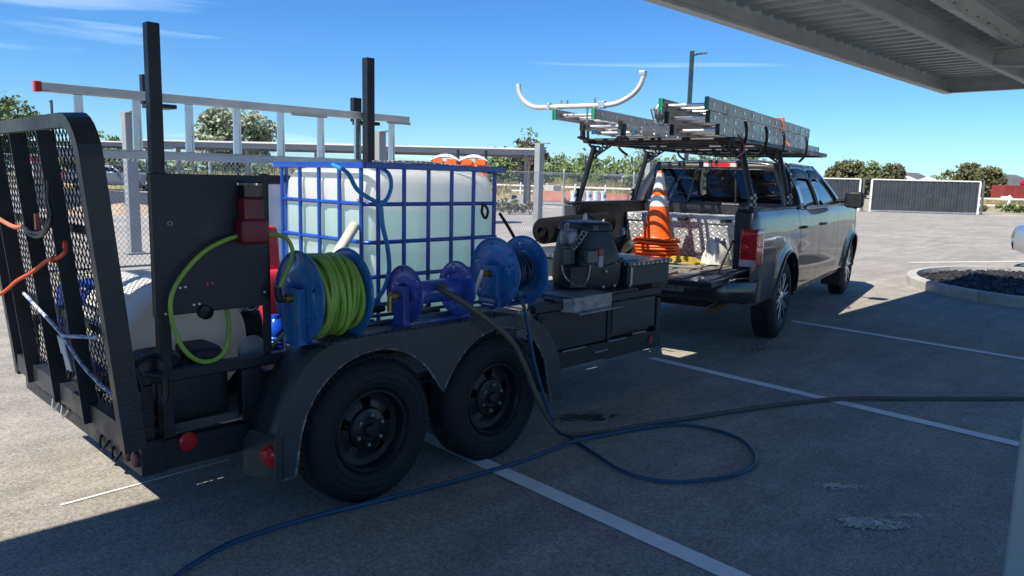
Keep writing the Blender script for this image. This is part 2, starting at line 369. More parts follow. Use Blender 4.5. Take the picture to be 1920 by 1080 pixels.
# ------------------------------------------------------------------ carport overhead (camera stands under it)
GALV = mat('carport_galvalume', (.47, .515, .52), .5, .05, .14, 2.5)
CPB = mat('carport_beam_paint', (.36, .39, .39), .55, .05, .12, 2)
def near_carport():
    rz = R(-.8); P0 = V((7, 3.58, 0))
    t = thing('carport', 'steel carport with ribbed roof overhead at the upper right', 'carport', P0, rz)
    Lx0, Lx1, D = -16, 5.82, 4.15; ZD = 3.16  # roof cut short just behind the camera to let more light into the shade
    def W(u, v, z): return (u, -v, z)
    mb = MB()   # corrugated deck
    pitch, n = .2425, 90
    vs, prof = [], [(0, 0), (.075, .0), (.10, .065), (.2175, .065)]
    pts = []
    for i in range(n):
        for du, dz in prof: pts.append((Lx0 + i * pitch + du, ZD + dz))
    pts.append((Lx0 + n * pitch, ZD))
    for v in (.03, D - .03): vs += [W(u, v, z + .004 * v) for u, z in pts]
    k = len(pts); mb.add(vs, [(i, i + 1, k + i + 1, k + i) for i in range(k - 1)])
    mb.build('roof_deck', GALV, t, local=True)
    def purlin(v, z0, z1, fl, name, lip=.02):
        mb = MB(); mb.box((Lx0, -v - .003, z0), (Lx1, -v + .003, z1)); mb.box((Lx0, -v - fl, z0 - .003), (Lx1, -v - .0035, z0 + .003)); mb.box((Lx0, -v - fl, z1 - .006), (Lx1, -v - .0035, z1)); mb.box((Lx0, -v - fl - .003, z0 + .0035), (Lx1, -v - fl, z0 + lip)); mb.build(name, GALV, t, local=True)
    purlin(.0, 2.965, 3.235, .11, 'eave_channel')
    mb = MB(); mb.box((Lx0, .012, 2.99), (Lx1, .022, 3.2)); mb.build('eave_fascia', mat('fascia_sheet', (.40, .42, .42), .55, .3, .1, 3), t, local=True)
    purlin(1.18, 2.955, 3.155, .075, 'purlin'); purlin(1.68, 2.955, 3.155, .06, 'purlin'); purlin(3.1, 2.955, 3.155, .075, 'purlin'); purlin(4.1, 2.965, 3.2, .1, 'purlin')
    mb = MB(); mb.box((Lx1 - .003, -D, 2.97), (Lx1 + .005, -.0, 3.235)); mb.box((Lx1 - .09, -D, 2.967), (Lx1 - .0035, -.11, 2.973)); mb.build('end_channel', GALV, t, local=True)
    for u in (-14.9, -9.3, -3.73, 1.95):
        mb = MB()   # tapered girder across
        for y0, y1, h0, h1 in ((-1.55, -3.1, .17, .34), (-3.1, -4.0, .34, .26)):
            for (a, b, zt) in ((-.075, .075, 0), (-.005, .005, 1), (-.075, .075, 2)):
                z1 = 2.95
                if zt == 0: q = [(z1 - h0, z1 - h0 + .012), (z1 - h1, z1 - h1 + .012)]
                elif zt == 1: q = [(z1 - h0 + .013, z1 - .013), (z1 - h1 + .013, z1 - .013)]
                else: q = [(z1 - .012, z1), (z1 - .012, z1)]
                mb.hexa([(u + a, y0, q[0][0]), (u + b, y0, q[0][0]), (u + b, y1, q[1][0]), (u + a, y1, q[1][0]), (u + a, y0, q[0][1]), (u + b, y0, q[0][1]), (u + b, y1, q[1][1]), (u + a, y1, q[1][1])])
        mb.box((u - .07, -1.553, 2.80), (u + .07, -1.545, 2.94)); mb.build('girder', CPB, t, local=True)
        mb = MB(); mb.box((u - .115, -3.375, 0), (u + .115, -3.145, 2.61)); mb.build('column', CPB, t, local=True, bevel=.012)
        mb = MB(); mb.box((u - .125, -3.385, .001), (u + .125, -3.135, .02)); mb.build('base_plate', CPB, t, local=True)
    # underside flashing strip with lit edge and screws
    mb = MB()
    for i in range(40): mb.cyl((Lx1 - .4 - i * .33, -1.75, 3.0), (Lx1 - .4 - i * .33, -1.75, 2.985), .012, n=6)
    mb.build('screw_row', STEEL, t, local=True)
near_carport()
# ------------------------------------------------------------------ trailer
TRP = V((2.9, 3.83, 0))
TR = thing('utility_trailer', 'black tandem axle utility trailer with mesh ramp, carrying a caged tank and reels', 'trailer', TRP)
DZ = .50; YN, YF = 3.05, 4.72; X0, X1 = 1.05, 4.75
def tr(mb, name, m=BLK, **k): return mb.build(name, m, k.pop('parent', TR), **k)
WOOD = mat('weathered_planks', (.115, .10, .088), .85, 0, .3, 3, .4, 30, c2=(.05, .045, .04), thr=(.5, .7), c2scale=6)
n = 9; pw = (YF - YN - .12) / n
for i in range(n):
    y = YN + .06 + i * pw; mb = MB(); mb.box((X0 + .08, y + .004, DZ - .035), (X1 - .05, y + pw - .004, DZ - random.uniform(0, .003))); tr(mb, 'plank', WOOD)
def channel(mb, x0, x1, y, s, z0, z1, fl=.05, t=.006):
    mb.box((x0, y - t / 2, z0), (x1, y + t / 2, z1)); mb.box((x0, min(y + s * .0035, y + s * fl), z0), (x1, max(y + s * .0035, y + s * fl), z0 + t)); mb.box((x0, min(y + s * .0035, y + s * fl), z1 - t), (x1, max(y + s * .0035, y + s * fl), z1))
for y, s in ((YN, 1), (YF, -1)):
    mb = MB(); channel(mb, X0, X1, y, s, .335, .46); tr(mb, 'frame_rail')
mb = MB(); mb.box((X0 - .012, YN - .02, .335), (X0 + .082, YF + .02, .478)); tr(mb, 'rear_beam', bevel=.006)
mb = MB(); mb.box((X1 - .06, YN, .335), (X1, YF, .5)); tr(mb, 'front_beam', bevel=.006)
for x in (1.5, 2.0, 2.5, 3.0, 3.5, 4.0, 4.4):
    mb = MB(); mb.box((x, YN + .05, .38), (x + .04, YF - .05, .462)); tr(mb, 'cross_member')
# side rails and uprights
for y, s in ((YN, 1), (YF, -1)):
    mb = MB(); a = (min(y - .0 * s, y + .05 * s)); mb.box((X0 - .0, min(y, y + s * .05), .70), (1.80 if s > 0 else X1, max(y, y + s * .05), .75)); tr(mb, 'top_rail', bevel=.006)
    for x, wd in ((X0 + .002, .05), (1.475, .09), (1.665, .035), (2.6, .05), (3.42, .05), (4.1, .04), (X1 - .052, .05)):
        if s > 0 and 1.8 < x < 3.4: continue
        mb = MB(); mb.box((x, min(y + s * .003, y + s * .047), .462), (x + wd, max(y + s * .003, y + s * .047), .699)); tr(mb, 'upright', bevel=.004)
mb = MB(); mb.box((3.36, YN + .002, .73), (X1, YN + .052, .78)); tr(mb, 'front_side_rail', bevel=.006)
mb = MB(); mb.box((3.40, YN + .010, .47), (4.09, YN + .02, .725)); tr(mb, 'side_panel', mat('panel_dark', (.010, .016, .024), .45, 0, .3, 6))
mb = MB(); mb.box((4.145, YN - .004, .50), (4.66, YN + .02, .725)); tr(mb, 'side_box', mat('box_slate', (.035, .045, .052), .4, .2, .2, 6), bevel=.006)
for x0, x1, z in ((3.56, 4.05, .337), (3.62, 3.85, .455), (4.1, 4.3, .455), (3.95, 4.1, .40), (4.38, 4.55, .47)):
    mb = MB(); mb.box((x0, YN - .012, z), (x1, YN - .0032, z + .01)); tr(mb, 'trim_strip', mat('worn_edge', (.20, .22, .25), .4, .4, .2, 9))
mb = MB(); mb.cyl((4.62, YN - .012, .40), (4.62, YN - .003, .40), .03, n=18); tr(mb, 'side_reflector', mat('faded_red_lens', (.22, .03, .03), .5))
mb = MB(); mb.box((3.50, YN + .16, .51), (3.74, YN + .30, .70)); tr(mb, 'spare_jug', mat('pale_jug', (.55, .55, .5), .5), bevel=.02)
# tall posts
mb = MB(); mb.bar((1.16, YN + .03, .462), (1.165, YN + .03, 2.105), .048, .048); tr(mb, 'tall_post', bevel=.004)
mb = MB(); mb.bar((1.612, YN + .03, .752), (1.612, YN + .03, 1.545), .026, .03); tr(mb, 'thin_post', bevel=.003)
mb = MB(); mb.bar((3.295, 4.70, .462), (3.295, 4.70, 2.39), .066, .066, (1, 0, 0)); tr(mb, 'tall_post', bevel=.004)
for x, zt in ((1.81, 2.12), (3.315, 2.12)):   # far side ladder hangers
    mb = MB(); mb.bar((x, 4.89, 1.945), (x, 4.89, zt), .07, .05, (0, 1, 0)); mb.box((x - .035, 4.75, 1.92), (x + .12, 4.89, 1.945)); tr(mb, 'ladder_hanger', bevel=.003)
# instrument board between post and thin post
mb = MB(); mb.box((1.112, YN - .014, .975), (1.60, YN - .001, 1.537)); BD = tr(mb, 'board', mat('board_black', (.016, .020, .027), .5, 0, .25, 5, .1, 60), bevel=.003)
mb = MB(); mb.box((1.113, YN - .012, .978), (1.121, YN - .0148, 1.535)); tr(mb, 'worn_board_edge', mat('worn_brown', (.16, .12, .07), .6), parent=BD)
WSC = mat('white_screw', (.75, .76, .78), .4); RSC = mat('red_indicator', (.75, .02, .06), .35)
for x, z, m_ in ((1.215, 1.085, WSC), (1.236, 1.087, WSC), (1.326, 1.092, RSC), (1.347, 1.093, RSC), (1.268, 1.010, WSC), (1.29, 1.012, WSC), (1.155, .985, WSC), (1.578, 1.035, WSC)):
    mb = MB(); mb.cyl((x, YN - .022, z), (x, YN - .013, z), .0048 if m_ is WSC else .0058, n=8); tr(mb, 'screw', m_, parent=BD)
mb = MB(); mb.ring((1.187, YN - .016, 1.343), (0, 1, 0), .009, .002, 12, 5); tr(mb, 'grommet', STEEL, parent=BD)
mb = MB(); mb.lathe([(.03, 0), (.03, .03), (.0, .03)], (1.315, YN - .03, .975), (0, 1, 0), 18); tr(mb, 'knob', BLKP, parent=BD)
# ramp gate (leans back a little)
RB, RT = V((.995, 0, .50)), V((.885, 0, 1.725))
def rp(t, y, dx=0): p = RB.lerp(RT, t); return V((p.x + dx, y, p.z))
RY0, RY1, CR = 2.99, 4.545, .13
RAMPM = mat('ramp_black', (.022, .026, .031), .45, 0, .3, 7, .12, 80, c2=(.07, .072, .075), thr=(.68, .8), c2scale=12)
def rarc(y0, s):
    out = []
    for i in range(7):
        a = math.pi / 2 * i / 6; out.append((1 - CR / 1.23 * (1 - math.sin(a)), y0 + s * CR * (1 - math.cos(a))))
    return out
path = [(-.02, RY0)] + rarc(RY0, 1) + rarc(RY1, -1)[::-1] + [(-.02, RY1)]
mb = MB(); hw_ = .034; ring = []
C = [rp(t, y) for t, y in path]
nrm = V((RT - RB)).normalized(); xo = V((0, 1, 0)).cross(nrm)   # out of plane
for i, p in enumerate(C):
    a = C[max(0, i - 1)]; b = C[min(len(C) - 1, i + 1)]; tg = (b - a).normalized(); sd_ = tg.cross(xo).normalized()
    ring.append([p + sd_ * .026 + xo * .04, p - sd_ * .026 + xo * .04, p - sd_ * .026 - xo * .04, p + sd_ * .026 - xo * .04])
for a, b in zip(ring[:-1], ring[1:]): mb.hexa(a + b)
RAMP = tr(mb, 'ramp_frame', RAMPM)
for y, (w0) in ((3.365, .05), (3.775, .05), (4.215, .05)):
    mb = MB(); a, b = rp(.0, y), rp(.975, y)
    mb.bar(a - xo * .03, b - xo * .03, .006, .062, (1, 0, 0)); mb.bar(a + V((0, .034, 0)), b + V((0, .034, 0)), .066, .006, (1, 0, 0)); tr(mb, 'ramp_bar', RAMPM, parent=RAMP)
mb = MB(); a, b = rp(.03, RY0 + .03), rp(.03, RY1 - .03); mb.bar(a, b, .07, .09); tr(mb, 'ramp_lower_tube', RAMPM, parent=RAMP, bevel=.004)
for t in (.33, .66):
    mb = MB(); a, b = rp(t, RY0 + .03, .03), rp(t, RY1 - .03, .03); mb.bar(a, b, .02, .03); tr(mb, 'ramp_cross_tube', RAMPM, parent=RAMP)
mb = MB()   # expanded metal mesh
dy, dt = .046, .030
H_ = (RT - RB).length
def strand(y0, t0, sgn):
    # one straight diagonal strand clipped to the frame
    pts = []
    tA, tB = .05, .985; yA = y0; yB = y0 + sgn * (tB - tA) * H_ * (dy / (2 * .030))
    lo, hi = RY0 + .02, RY1 - .02; f0, f1 = 0., 1.
    for q, (a, b) in enumerate(((yA, yB),)):
        d = b - a
        for lim, s_ in ((lo, 1), (hi, -1)):
            ga, gb = (a - lim) * s_, (b - lim) * s_
            if ga < 0 and gb < 0: return
            if ga < 0: f0 = max(f0, ga / (ga - gb))
            if gb < 0: f1 = min(f1, ga / (ga - gb))
    if f1 - f0 < .01: return
    P = rp(tA + (tB - tA) * f0, yA + (yB - yA) * f0, .022); Q = rp(tA + (tB - tA) * f1, yA + (yB - yA) * f1, .022)
    mb.bar(P, Q, .0042, .0035, (1, 0, 0))
yy_ = RY0 - 1.6
while yy_ < RY1 + 1.6:
    strand(yy_, 0, 1); strand(yy_, 0, -1); yy_ += dy
o = tr(mb, 'expanded_mesh', RAMPM, parent=RAMP); tag(o, kind='stuff')
mb = MB(); mb.tube(cat_rom([(1.04, 3.0, .70), (1.02, 2.995, .80), (1.07, 2.99, .835), (1.12, 2.99, .81), (1.13, 2.99, .70), (1.12, 2.99, .64)]), .012, 7); mb.tube([(1.05, 3.0, .765), (1.12, 2.99, .745)], .009, 6); tr(mb, 'spring_handle', BLK)
mb = MB(); mb.cyl((1.02, 3.12, .56), (1.10, 3.12, .56), .05, n=14); tr(mb, 'hinge_spring', BLK)
# rear and side lamps
for y, r in ((4.33, .024), (3.83, .022), (3.70, .024), (3.17, .034), (3.08, .034)):
    mb = MB(); mb.lathe([(r, 0), (r, .012), (r * .7, .018), (0, .02)], (X0 - .012, y, .44 if r < .03 else .40), (-1, 0, 0), 16); tr(mb, 'rear_lamp', REDL if r < .03 else mat('dusty_red_lens', (.16, .04, .05), .5))
for y, z in ((4.2, .37), (4.05, .37), (3.5, .36), (3.35, .35)):
    mb = MB(); mb.tube(cat_rom([(X0 - .015, y, z + .03), (X0 - .03, y - .03, z - .01), (X0 - .03, y - .07, z - .01), (X0 - .015, y - .1, z + .03)], 4), .006, 5); tr(mb, 'chain_hook', STEEL if z > .365 else BLK)
mb = MB(); mb.lathe([(.04, 0), (.04, .01), (.03, .018), (0, .02)], (1.228, YN - .003, .437), (0, -1, 0), 24); tr(mb, 'side_lamp', REDL)
# fenders
TREADF = tread('fender_tread', (.042, .050, .055), .42, .3, .030, 1.0, 'XY', (.11, .125, .13))
FPAINT = mat('fender_paint', (.044, .052, .057), .45, .2, .25, 6, .1, 60, c2=(.16, .16, .15), thr=(.68, .74), c2scale=11)
WX = (2.02, 2.83); WR = .35
def fender(yo, yi, nm):
    s = 1 if yi > yo else -1
    top = [(1.498, .44), (1.55, .57), (1.62, .69), (1.70, .768), (1.80, .806), (1.95, .815), (2.4, .812), (2.85, .808), (3.0, .795), (3.12, .755), (3.22, .68), (3.30, .57), (3.345, .44), (3.36, .30), (3.36, .255)]
    top = [(p.x, p.z) for p in cat_rom([(x, 0, z) for x, z in top], 3)]
    i0 = next(i for i, q in enumerate(top) if q[0] > 1.74); i1 = next(i for i, q in enumerate(top) if q[0] > 3.02)
    def piece(ii): mb = MB(); P = top[ii[0]:ii[1] + 1]; return mb.grid(lambda u, v: (lambda q: (q[0], yo + (yi - yo) * v, q[1]))(P[round(u * (len(P) - 1))]), len(P) - 1, 3)
    F = tr(piece((i0, i1)), nm, TREADF, smooth=40, solid=.005)
    for ii in ((0, i0), (i1, len(top) - 1)): tr(piece(ii), 'fender_curve', FPAINT, parent=F, smooth=40, solid=.005)
    def zt(x):
        for a, b in zip(top[:-1], top[1:]):
            if a[0] <= x <= b[0] and b[0] > a[0]: return a[1] + (b[1] - a[1]) * (x - a[0]) / (b[0] - a[0])
        return .255
    def zb(x):
        best = .44 + .0 * x; r = .405; z = -1
        for wx in WX:
            d = abs(x - wx)
            if d < r: z = max(z, .345 + math.sqrt(r * r - d * d))
        if 2.02 < x < 2.83:
            # smooth web between the wheels
            z = max(z, .30); q = max(0, 1 - abs(z - .45) / .16); z = max(z, .45) + .04 * q * q
        elif z < 0: z = .25
        return min(z, zt(x) - .012)
    n = 120; xs = [1.50 + (3.358 - 1.50) * i / n for i in range(n + 1)]
    mb = MB(); mb.add([(x, yo, zt(x)) for x in xs] + [(x, yo, zb(x)) for x in xs], [(i, i + 1, n + 2 + i, n + 1 + i) for i in range(n)])
    tr(mb, 'fender_skirt', FPAINT, parent=F, solid=.004)
    mb = MB(); mb.tube([(x, yo, zb(x)) for x in xs[2:-2:2]], .006, 6); tr(mb, 'skirt_edge', mat('chipped_edge', (.10, .105, .105), .5, .4, .5, 30, c2=(.4, .4, .4), thr=(.5, .62), c2scale=25), parent=F)
    # rear flat end with lamp, inner return
    mb = MB(); mb.prism([(0, 0), (.235, 0), (.235, .15), (.19, .21), (0, .21)], (1.535, yo - s * .008, .235), (-.30, s * .954, 0), (0, 0, 1), (.008, s * .003, 0)); tr(mb, 'fender_end', FPAINT, parent=F)
    mb = MB(); mb.lathe([(.049, 0), (.049, .006), (.042, .006), (.042, .016), (.03, .024), (0, .026)], (1.513, yo + s * .062, .345), (-.954, -s * .30, 0), 28); l_ = tr(mb, 'marker_lamp', REDL, parent=F)
    return F
fender(2.825, 3.042, 'fender'); fender(4.945, 4.728, 'fender')
mb = MB(); mb.box((1.99, 3.02, .817), (3.36, 3.045, .835)); tr(mb, 'mounting_rail', mat('rail_grey', (.13, .14, .15), .35, .6), bevel=.003)
mb = MB(); mb.box((1.99, 3.06, .845), (3.36, 3.075, .862)); tr(mb, 'mounting_rail', mat('rail_grey', (.13, .14, .15), .35, .6), bevel=.003)
# wheels
RIMB = mat('steel_rim_black', (.014, .015, .017), .42, .2, .2, 9)
def trailer_wheel(x, yo, s):
    """s: +1 when the outside faces -Y"""
    c = V((x, yo, WR)); ax = V((0, s, 0))
    prof = [(.205, .03), (.215, .012), (.235, .005), (.24, .001), (.246, .004), (.258, .002), (.262, -.002), (.268, -.002), (.272, .001), (.292, .002), (.296, -.001), (.30, .003), (.31, .006), (.332, .022), (.345, .042), (.349, .06), (.35, .10), (.349, .15), (.345, .168), (.332, .19), (.30, .21), (.24, .208), (.205, .18)]
    mb = MB(); mb.lathe(prof, c, ax, 64); T = tr(mb, 'wheel_tyre', RUB, smooth=35)
    mb = MB()
    for i in range(72):   # tread lugs
        a = 2 * math.pi * i / 72
        for h0, h1, off in ((.044, .085, 0), (.088, .126, .5), (.129, .168, 0)):
            aa = a + off * 2 * math.pi / 72; d = V((math.cos(aa), 0, math.sin(aa))); tg = V((-math.sin(aa), 0, math.cos(aa)))
            p = c + d * .3505 + ax * h0; q = c + d * .3505 + ax * h1; mb.bar(p, q, .021, .008, d)
    tr(mb, 'tread', RUB, parent=T)
    mb = MB(); rr = [.205, .197, .186, .18, .178, .150, .126, .105, .098, .062, .055, .0]; hh = [.03, .022, .022, .03, .075, .082, .080, .072, .058, .052, .045, .045]; n = 60
    vs = []
    for r, h in zip(rr, hh):
        for j in range(n): a = 2 * math.pi * j / n; vs.append(c + ax * h + V((math.cos(a) * r, 0, math.sin(a) * r)))
    fs = []
    for i in range(len(rr) - 1):
        for j in range(n):
            if i in (5, 6) and (j % 12) in (1, 2, 3, 4) : continue
            fs.append((i * n + j, i * n + (j + 1) % n, (i + 1) * n + (j + 1) % n, (i + 1) * n + j))
    mb.add(vs, fs); rim = tr(mb, 'rim', RIMB, parent=T, smooth=40)
    for i in range(6):
        a = 2 * math.pi * i / 6 + .4; p = c + ax * .06 + V((math.cos(a) * .072, 0, math.sin(a) * .072)); mb = MB(); mb.cyl(p, p - ax * .022, .011, .009, 6); tr(mb, 'lug_nut', mat('lug_steel', (.4, .4, .4), .35, .8), parent=T)
    mb = MB(); mb.lathe([(.034, .05), (.034, .0), (.026, -.008), (0, -.01)], c + ax * .03, ax, 18); tr(mb, 'hub_cap', RIMB, parent=T)
for x in WX: trailer_wheel(x, 2.83, 1); trailer_wheel(x, 4.94, -1)
for x in WX:
    mb = MB(); mb.cyl((x, 2.95, .33), (x, 4.82, .33), .033, n=12); tr(mb, 'axle', BLK)
    for y in (3.08, 4.69):
        mb = MB(); mb.box((x - .3, y - .025, .30), (x + .3, y + .025, .325)); tr(mb, 'leaf_spring', BLK)
mb = MB(); mb.box((2.36, 2.99, .24), (2.47, 3.06, .40)); tr(mb, 'equaliser', BLK, bevel=.01)
# tongue
HC = V((5.98, 4.02, .46))
for y in (3.2, 4.45):
    mb = MB(); mb.bar((4.72, y, .40), (5.75, 3.97 if y < 4 else 4.06, .43), .06, .1); tr(mb, 'tongue_beam', BLK, bevel=.006)
mb = MB(); mb.bar((5.62, 4.01, .455), HC, .09, .09); mb.ball(HC, .06, 12); tr(mb, 'coupler', BLK, bevel=.01)
mb = MB(); mb.cyl((5.35, 3.88, .12), (5.35, 3.88, .85), .03, n=14); mb.box((5.27, 3.80, .10), (5.43, 3.96, .118)); mb.bar((5.35, 3.88, .80), (5.35, 3.70, .80), .015, .015); tr(mb, 'jack', BLK)
for s in (-1, 1):
    mb = MB(); P = cat_rom([(5.55, 4.0 + s * .08, .42), (5.75, 4.0 + s * .16, .30), (5.98, 4.02 + s * .14, .33), (6.08, 4.03 + s * .1, .48)], 6)
    for i, p in enumerate(P[:-1]): mb.ring(p, (P[i + 1] - p).cross(V((0, 0, 1)) if i % 2 else (P[i + 1] - p).orthogonal()), .014, .004, 8, 4)
    tr(mb, 'safety_chain', STEEL)
# engine deck plate
mb = MB(); mb.box((3.55, 3.055, .783), (4.45, 3.72, .80)); tr(mb, 'engine_shelf', BLK)
# ------------------------------------------------------------------ load on the trailer
BLUE = mat('reel_blue', (.018, .155, .42), .3, 0, .15, 6, coat=.35, c2=(.03, .04, .07), thr=(.66, .76), c2scale=18)
BLUEP = mat('reel_violet_blue', (.040, .095, .40), .27, 0, .2, 6, coat=.35)
GREENH = mat('green_hose', (.28, .45, .07), .5, 0, .2, 8, .15, 60)
BROWNH = mat('brown_hose', (.105, .092, .074), .7, 0, .2, 8, .2, 90)
DBLUEH = mat('dark_blue_hose', (.010, .042, .085), .45, 0, .2, 8)
BRASS = mat('brass', (.40, .28, .09), .4, .9, .2, 20)
def reel(label, x0, x1, yc, zc, R_, bl, hose=None, hr=0, rh=.0105, core=.06, crank=False, zb=.839):
    t = thing('hose_reel', label, 'hose reel', ((x0 + x1) / 2, yc, zb - .002))
    for x, s in ((x0, -1), (x1, 1)):
        n = 84; rr = [.018, .045, .062, R_ * .42, R_ * .60, R_ * .65, R_ * .80, R_ * .84, R_ * .955, R_ * .985, R_, R_ * .995]; hh = [0, 0, .008, .010, .010, .004, .002, .002, .004, .010, .012, .003]
        vs = [(x + s * h, yc + r * math.cos(2 * math.pi * j / n), zc + r * math.sin(2 * math.pi * j / n)) for r, h in zip(rr, hh) for j in range(n)]
        fs = [(i * n + j, i * n + (j + 1) % n, (i + 1) * n + (j + 1) % n, (i + 1) * n + j) for i in range(len(rr) - 1) for j in range(n) if not ((i == 6 and j % 14 == 4) or (i == 4 and j % 28 in (9,)))]
        mb = MB(); mb.add(vs, fs); fl = mb.build('flange', bl, t, smooth=30, solid=.003)
        mb = MB(); mb.ring((x + s * .008, yc, zc), (1, 0, 0), R_, .005, 48, 6); mb.build('rolled_rim', bl, fl, smooth=60)
        # upright plate with bent flanges
        xs = x + s * .042; mb = MB(); wd = R_ * .30
        mb.prism([(-wd, zb), (wd, zb), (wd * .92, zc + .045), (-wd * .92, zc + .045)], (xs, yc, 0), (0, 1, 0), (0, 0, 1), (s * .005, 0, 0))
        for q in (-1, 1): mb.prism([(0, zb), (-.036, zb), (-.03, zc + .045), (0, zc + .045)], (xs - s * .0, yc + q * wd * .96 - .002, 0), (s * 1, 0, 0), (0, 0, 1), (0, .004, 0))
        mb.build('stand_plate', bl, t, bevel=.003)
        mb = MB(); mb.cyl((x, yc, zc), (xs + s * .028, yc, zc), .021, n=16); mb.cyl((xs + s * .028, yc, zc), (xs + s * .05, yc, zc), .016, n=6); mb.build('bearing', BLKP if s > 0 else BRASS, t, smooth=40)
    mb = MB(); mb.box((x0 - .06, yc - .055, zb - .0025), (x1 + .06, yc + .055, zb + .0015)); mb.build('base_plate', bl, t)
    mb = MB(); mb.cyl((x0, yc, zc), (x1, yc, zc), core, n=28); mb.build('drum', bl, t, smooth=40)
    if hose:
        mb = MB(); rnd = random.Random(5); lay = 0; r = hr
        wraps = max(3, int((x1 - x0 - .02) / (rh * 2.0)))
        for ly in range(3):
            rad = hr - ly * rh * 1.75
            for i in range(wraps):
                xx_ = x0 + .012 + (x1 - x0 - .024) * (i + .5 * (ly % 2)) / (wraps - .5); ph = rnd.uniform(0, 6.28); am = rnd.uniform(.3, 2.1) * rh; wob = rnd.uniform(-.8, .8) * rh
                pts = [(min(max(xx_ + am * math.sin(a + ph) * (1.1 if ly == 0 else .3), x0 + .011), x1 - .011), yc + (rad + wob + .004 * math.sin(3 * a + ph)) * math.cos(a), zc + (rad + wob + .004 * math.sin(3 * a + ph)) * math.sin(a)) for a in [2 * math.pi * k / 44 for k in range(44)]]
                mb.tube(pts, rh, 7, closed=True)
        mb.build('wound_hose', hose, t, smooth=60)
    if crank:
        mb = MB(); mb.bar((x0 - .10, yc, zc + .02), (x0 - .105, yc + .05, zc - .11), .028, .006, (1, 0, 0)); mb.cyl((x0 - .10, yc + .05, zc - .115), (x0 - .19, yc + .075, zc - .12), .012, n=10); mb.build('crank', ALUB, t, bevel=.002)
    return t
r1 = reel('large blue hose reel wound full with green hose', 1.715, 1.95, 2.965, 1.008, .203, BLUE, GREENH, .176, .0115, .07, zb=.803)
r2 = reel('small blue hose reel with empty drum, between the two larger reels', 2.30, 2.63, 2.965, .966, .143, BLUEP, None, 0, .01, .060, zb=.819)
r3 = reel('large blue hose reel next to the engine, with the blue hose running off it', 2.935, 3.15, 2.975, 1.028, .195, BLUE, DBLUEH, .10, .0095, .07, True)
mb = MB(); mb.tube(cat_rom([(1.64, 2.965, 1.008), (1.615, 2.965, 1.008), (1.608, 2.967, 1.03), (1.608, 2.97, 1.06)], 4), .016, 8); mb.build('swivel', BLKP, r1, smooth=50)
mb = MB(); mb.tube(cat_rom([(2.24, 2.965, .966), (2.21, 2.965, .966), (2.20, 2.965, .95), (2.20, 2.965, .89)], 4), .013, 8); mb.cyl((2.235, 2.965, .966), (2.205, 2.965, .966), .022, n=6); mb.build('swivel', BRASS, r2, smooth=50)
# maker's plate on the reel by the engine
mb = MB(); mb.box((2.875, 2.915, .845), (2.8785, 3.035, .895)); mb.box((2.88, 2.9, .843), (2.885, 3.05, .90)); SG = mb.build('maker_plate', mat('plate_blue', (.02, .08, .30), .4), r3)
TXW = mat('print_white', (.75, .78, .82), .5)
text('COXREELS', 'lettering', TXW, .026, frame((2.8745, 2.975, .879), (0, -1, 0), (0, 0, 1)), SG)
mb = MB(); mb.box((2.8738, 2.93, .851), (2.8748, 3.01, .860)); mb.build('print_line', TXW, SG)

# caged tank
TK = thing('caged_tank', 'white plastic liquid tote inside a blue tubular cage', 'tank', (3.02, 4.09, .5))
cx0, cx1, cy0, cy1, zt = 2.51, 3.565, 3.585, 4.60, 1.605
def rrect(x0, x1, y0, y1, r, k=6):
    P = []
    for (x, y, a0) in ((x1 - r, y1 - r, 0), (x0 + r, y1 - r, 90), (x0 + r, y0 + r, 180), (x1 - r, y0 + r, 270)):
        for i in range(k + 1): a = R(a0 + 90 * i / k); P.append((x + r * math.cos(a), y + r * math.sin(a)))
    return P
def toteplastic():
    m = bpy.data.materials.new('tote_plastic'); m.use_nodes = True; nt = m.node_tree; N = nt.nodes; L = nt.links; b = N['Principled BSDF']; o = N['Material Output']
    tc = N.new('ShaderNodeTexCoord'); s = N.new('ShaderNodeSeparateXYZ'); L.new(tc.outputs['Object'], s.inputs[0])
    n1 = N.new('ShaderNodeTexNoise'); n1.inputs['Scale'].default_value = 2.5; L.new(tc.outputs['Object'], n1.inputs['Vector'])
    ad = N.new('ShaderNodeMath'); ad.operation = 'MULTIPLY_ADD'; L.new(n1.outputs[0], ad.inputs[0]); ad.inputs[1].default_value = .03; L.new(s.outputs[2], ad.inputs[2])
    mr = N.new('ShaderNodeMapRange'); mr.inputs[1].default_value = .855; mr.inputs[2].default_value = .885; L.new(ad.outputs[0], mr.inputs[0])
    x = N.new('ShaderNodeMixRGB'); L.new(mr.outputs[0], x.inputs[0]); x.inputs[1].default_value = (.70, .92, .87, 1); x.inputs[2].default_value = (.95, .95, .94, 1)
    L.new(x.outputs[0], b.inputs['Base Color']); b.inputs['Roughness'].default_value = .38
    tl = N.new('ShaderNodeBsdfTranslucent'); L.new(x.outputs[0], tl.inputs[0]); ms = N.new('ShaderNodeMixShader'); ms.inputs[0].default_value = .6
    L.new(b.outputs[0], ms.inputs[1]); L.new(tl.outputs[0], ms.inputs[2]); L.new(ms.outputs[0], o.inputs[0]); return m
TP = toteplastic()
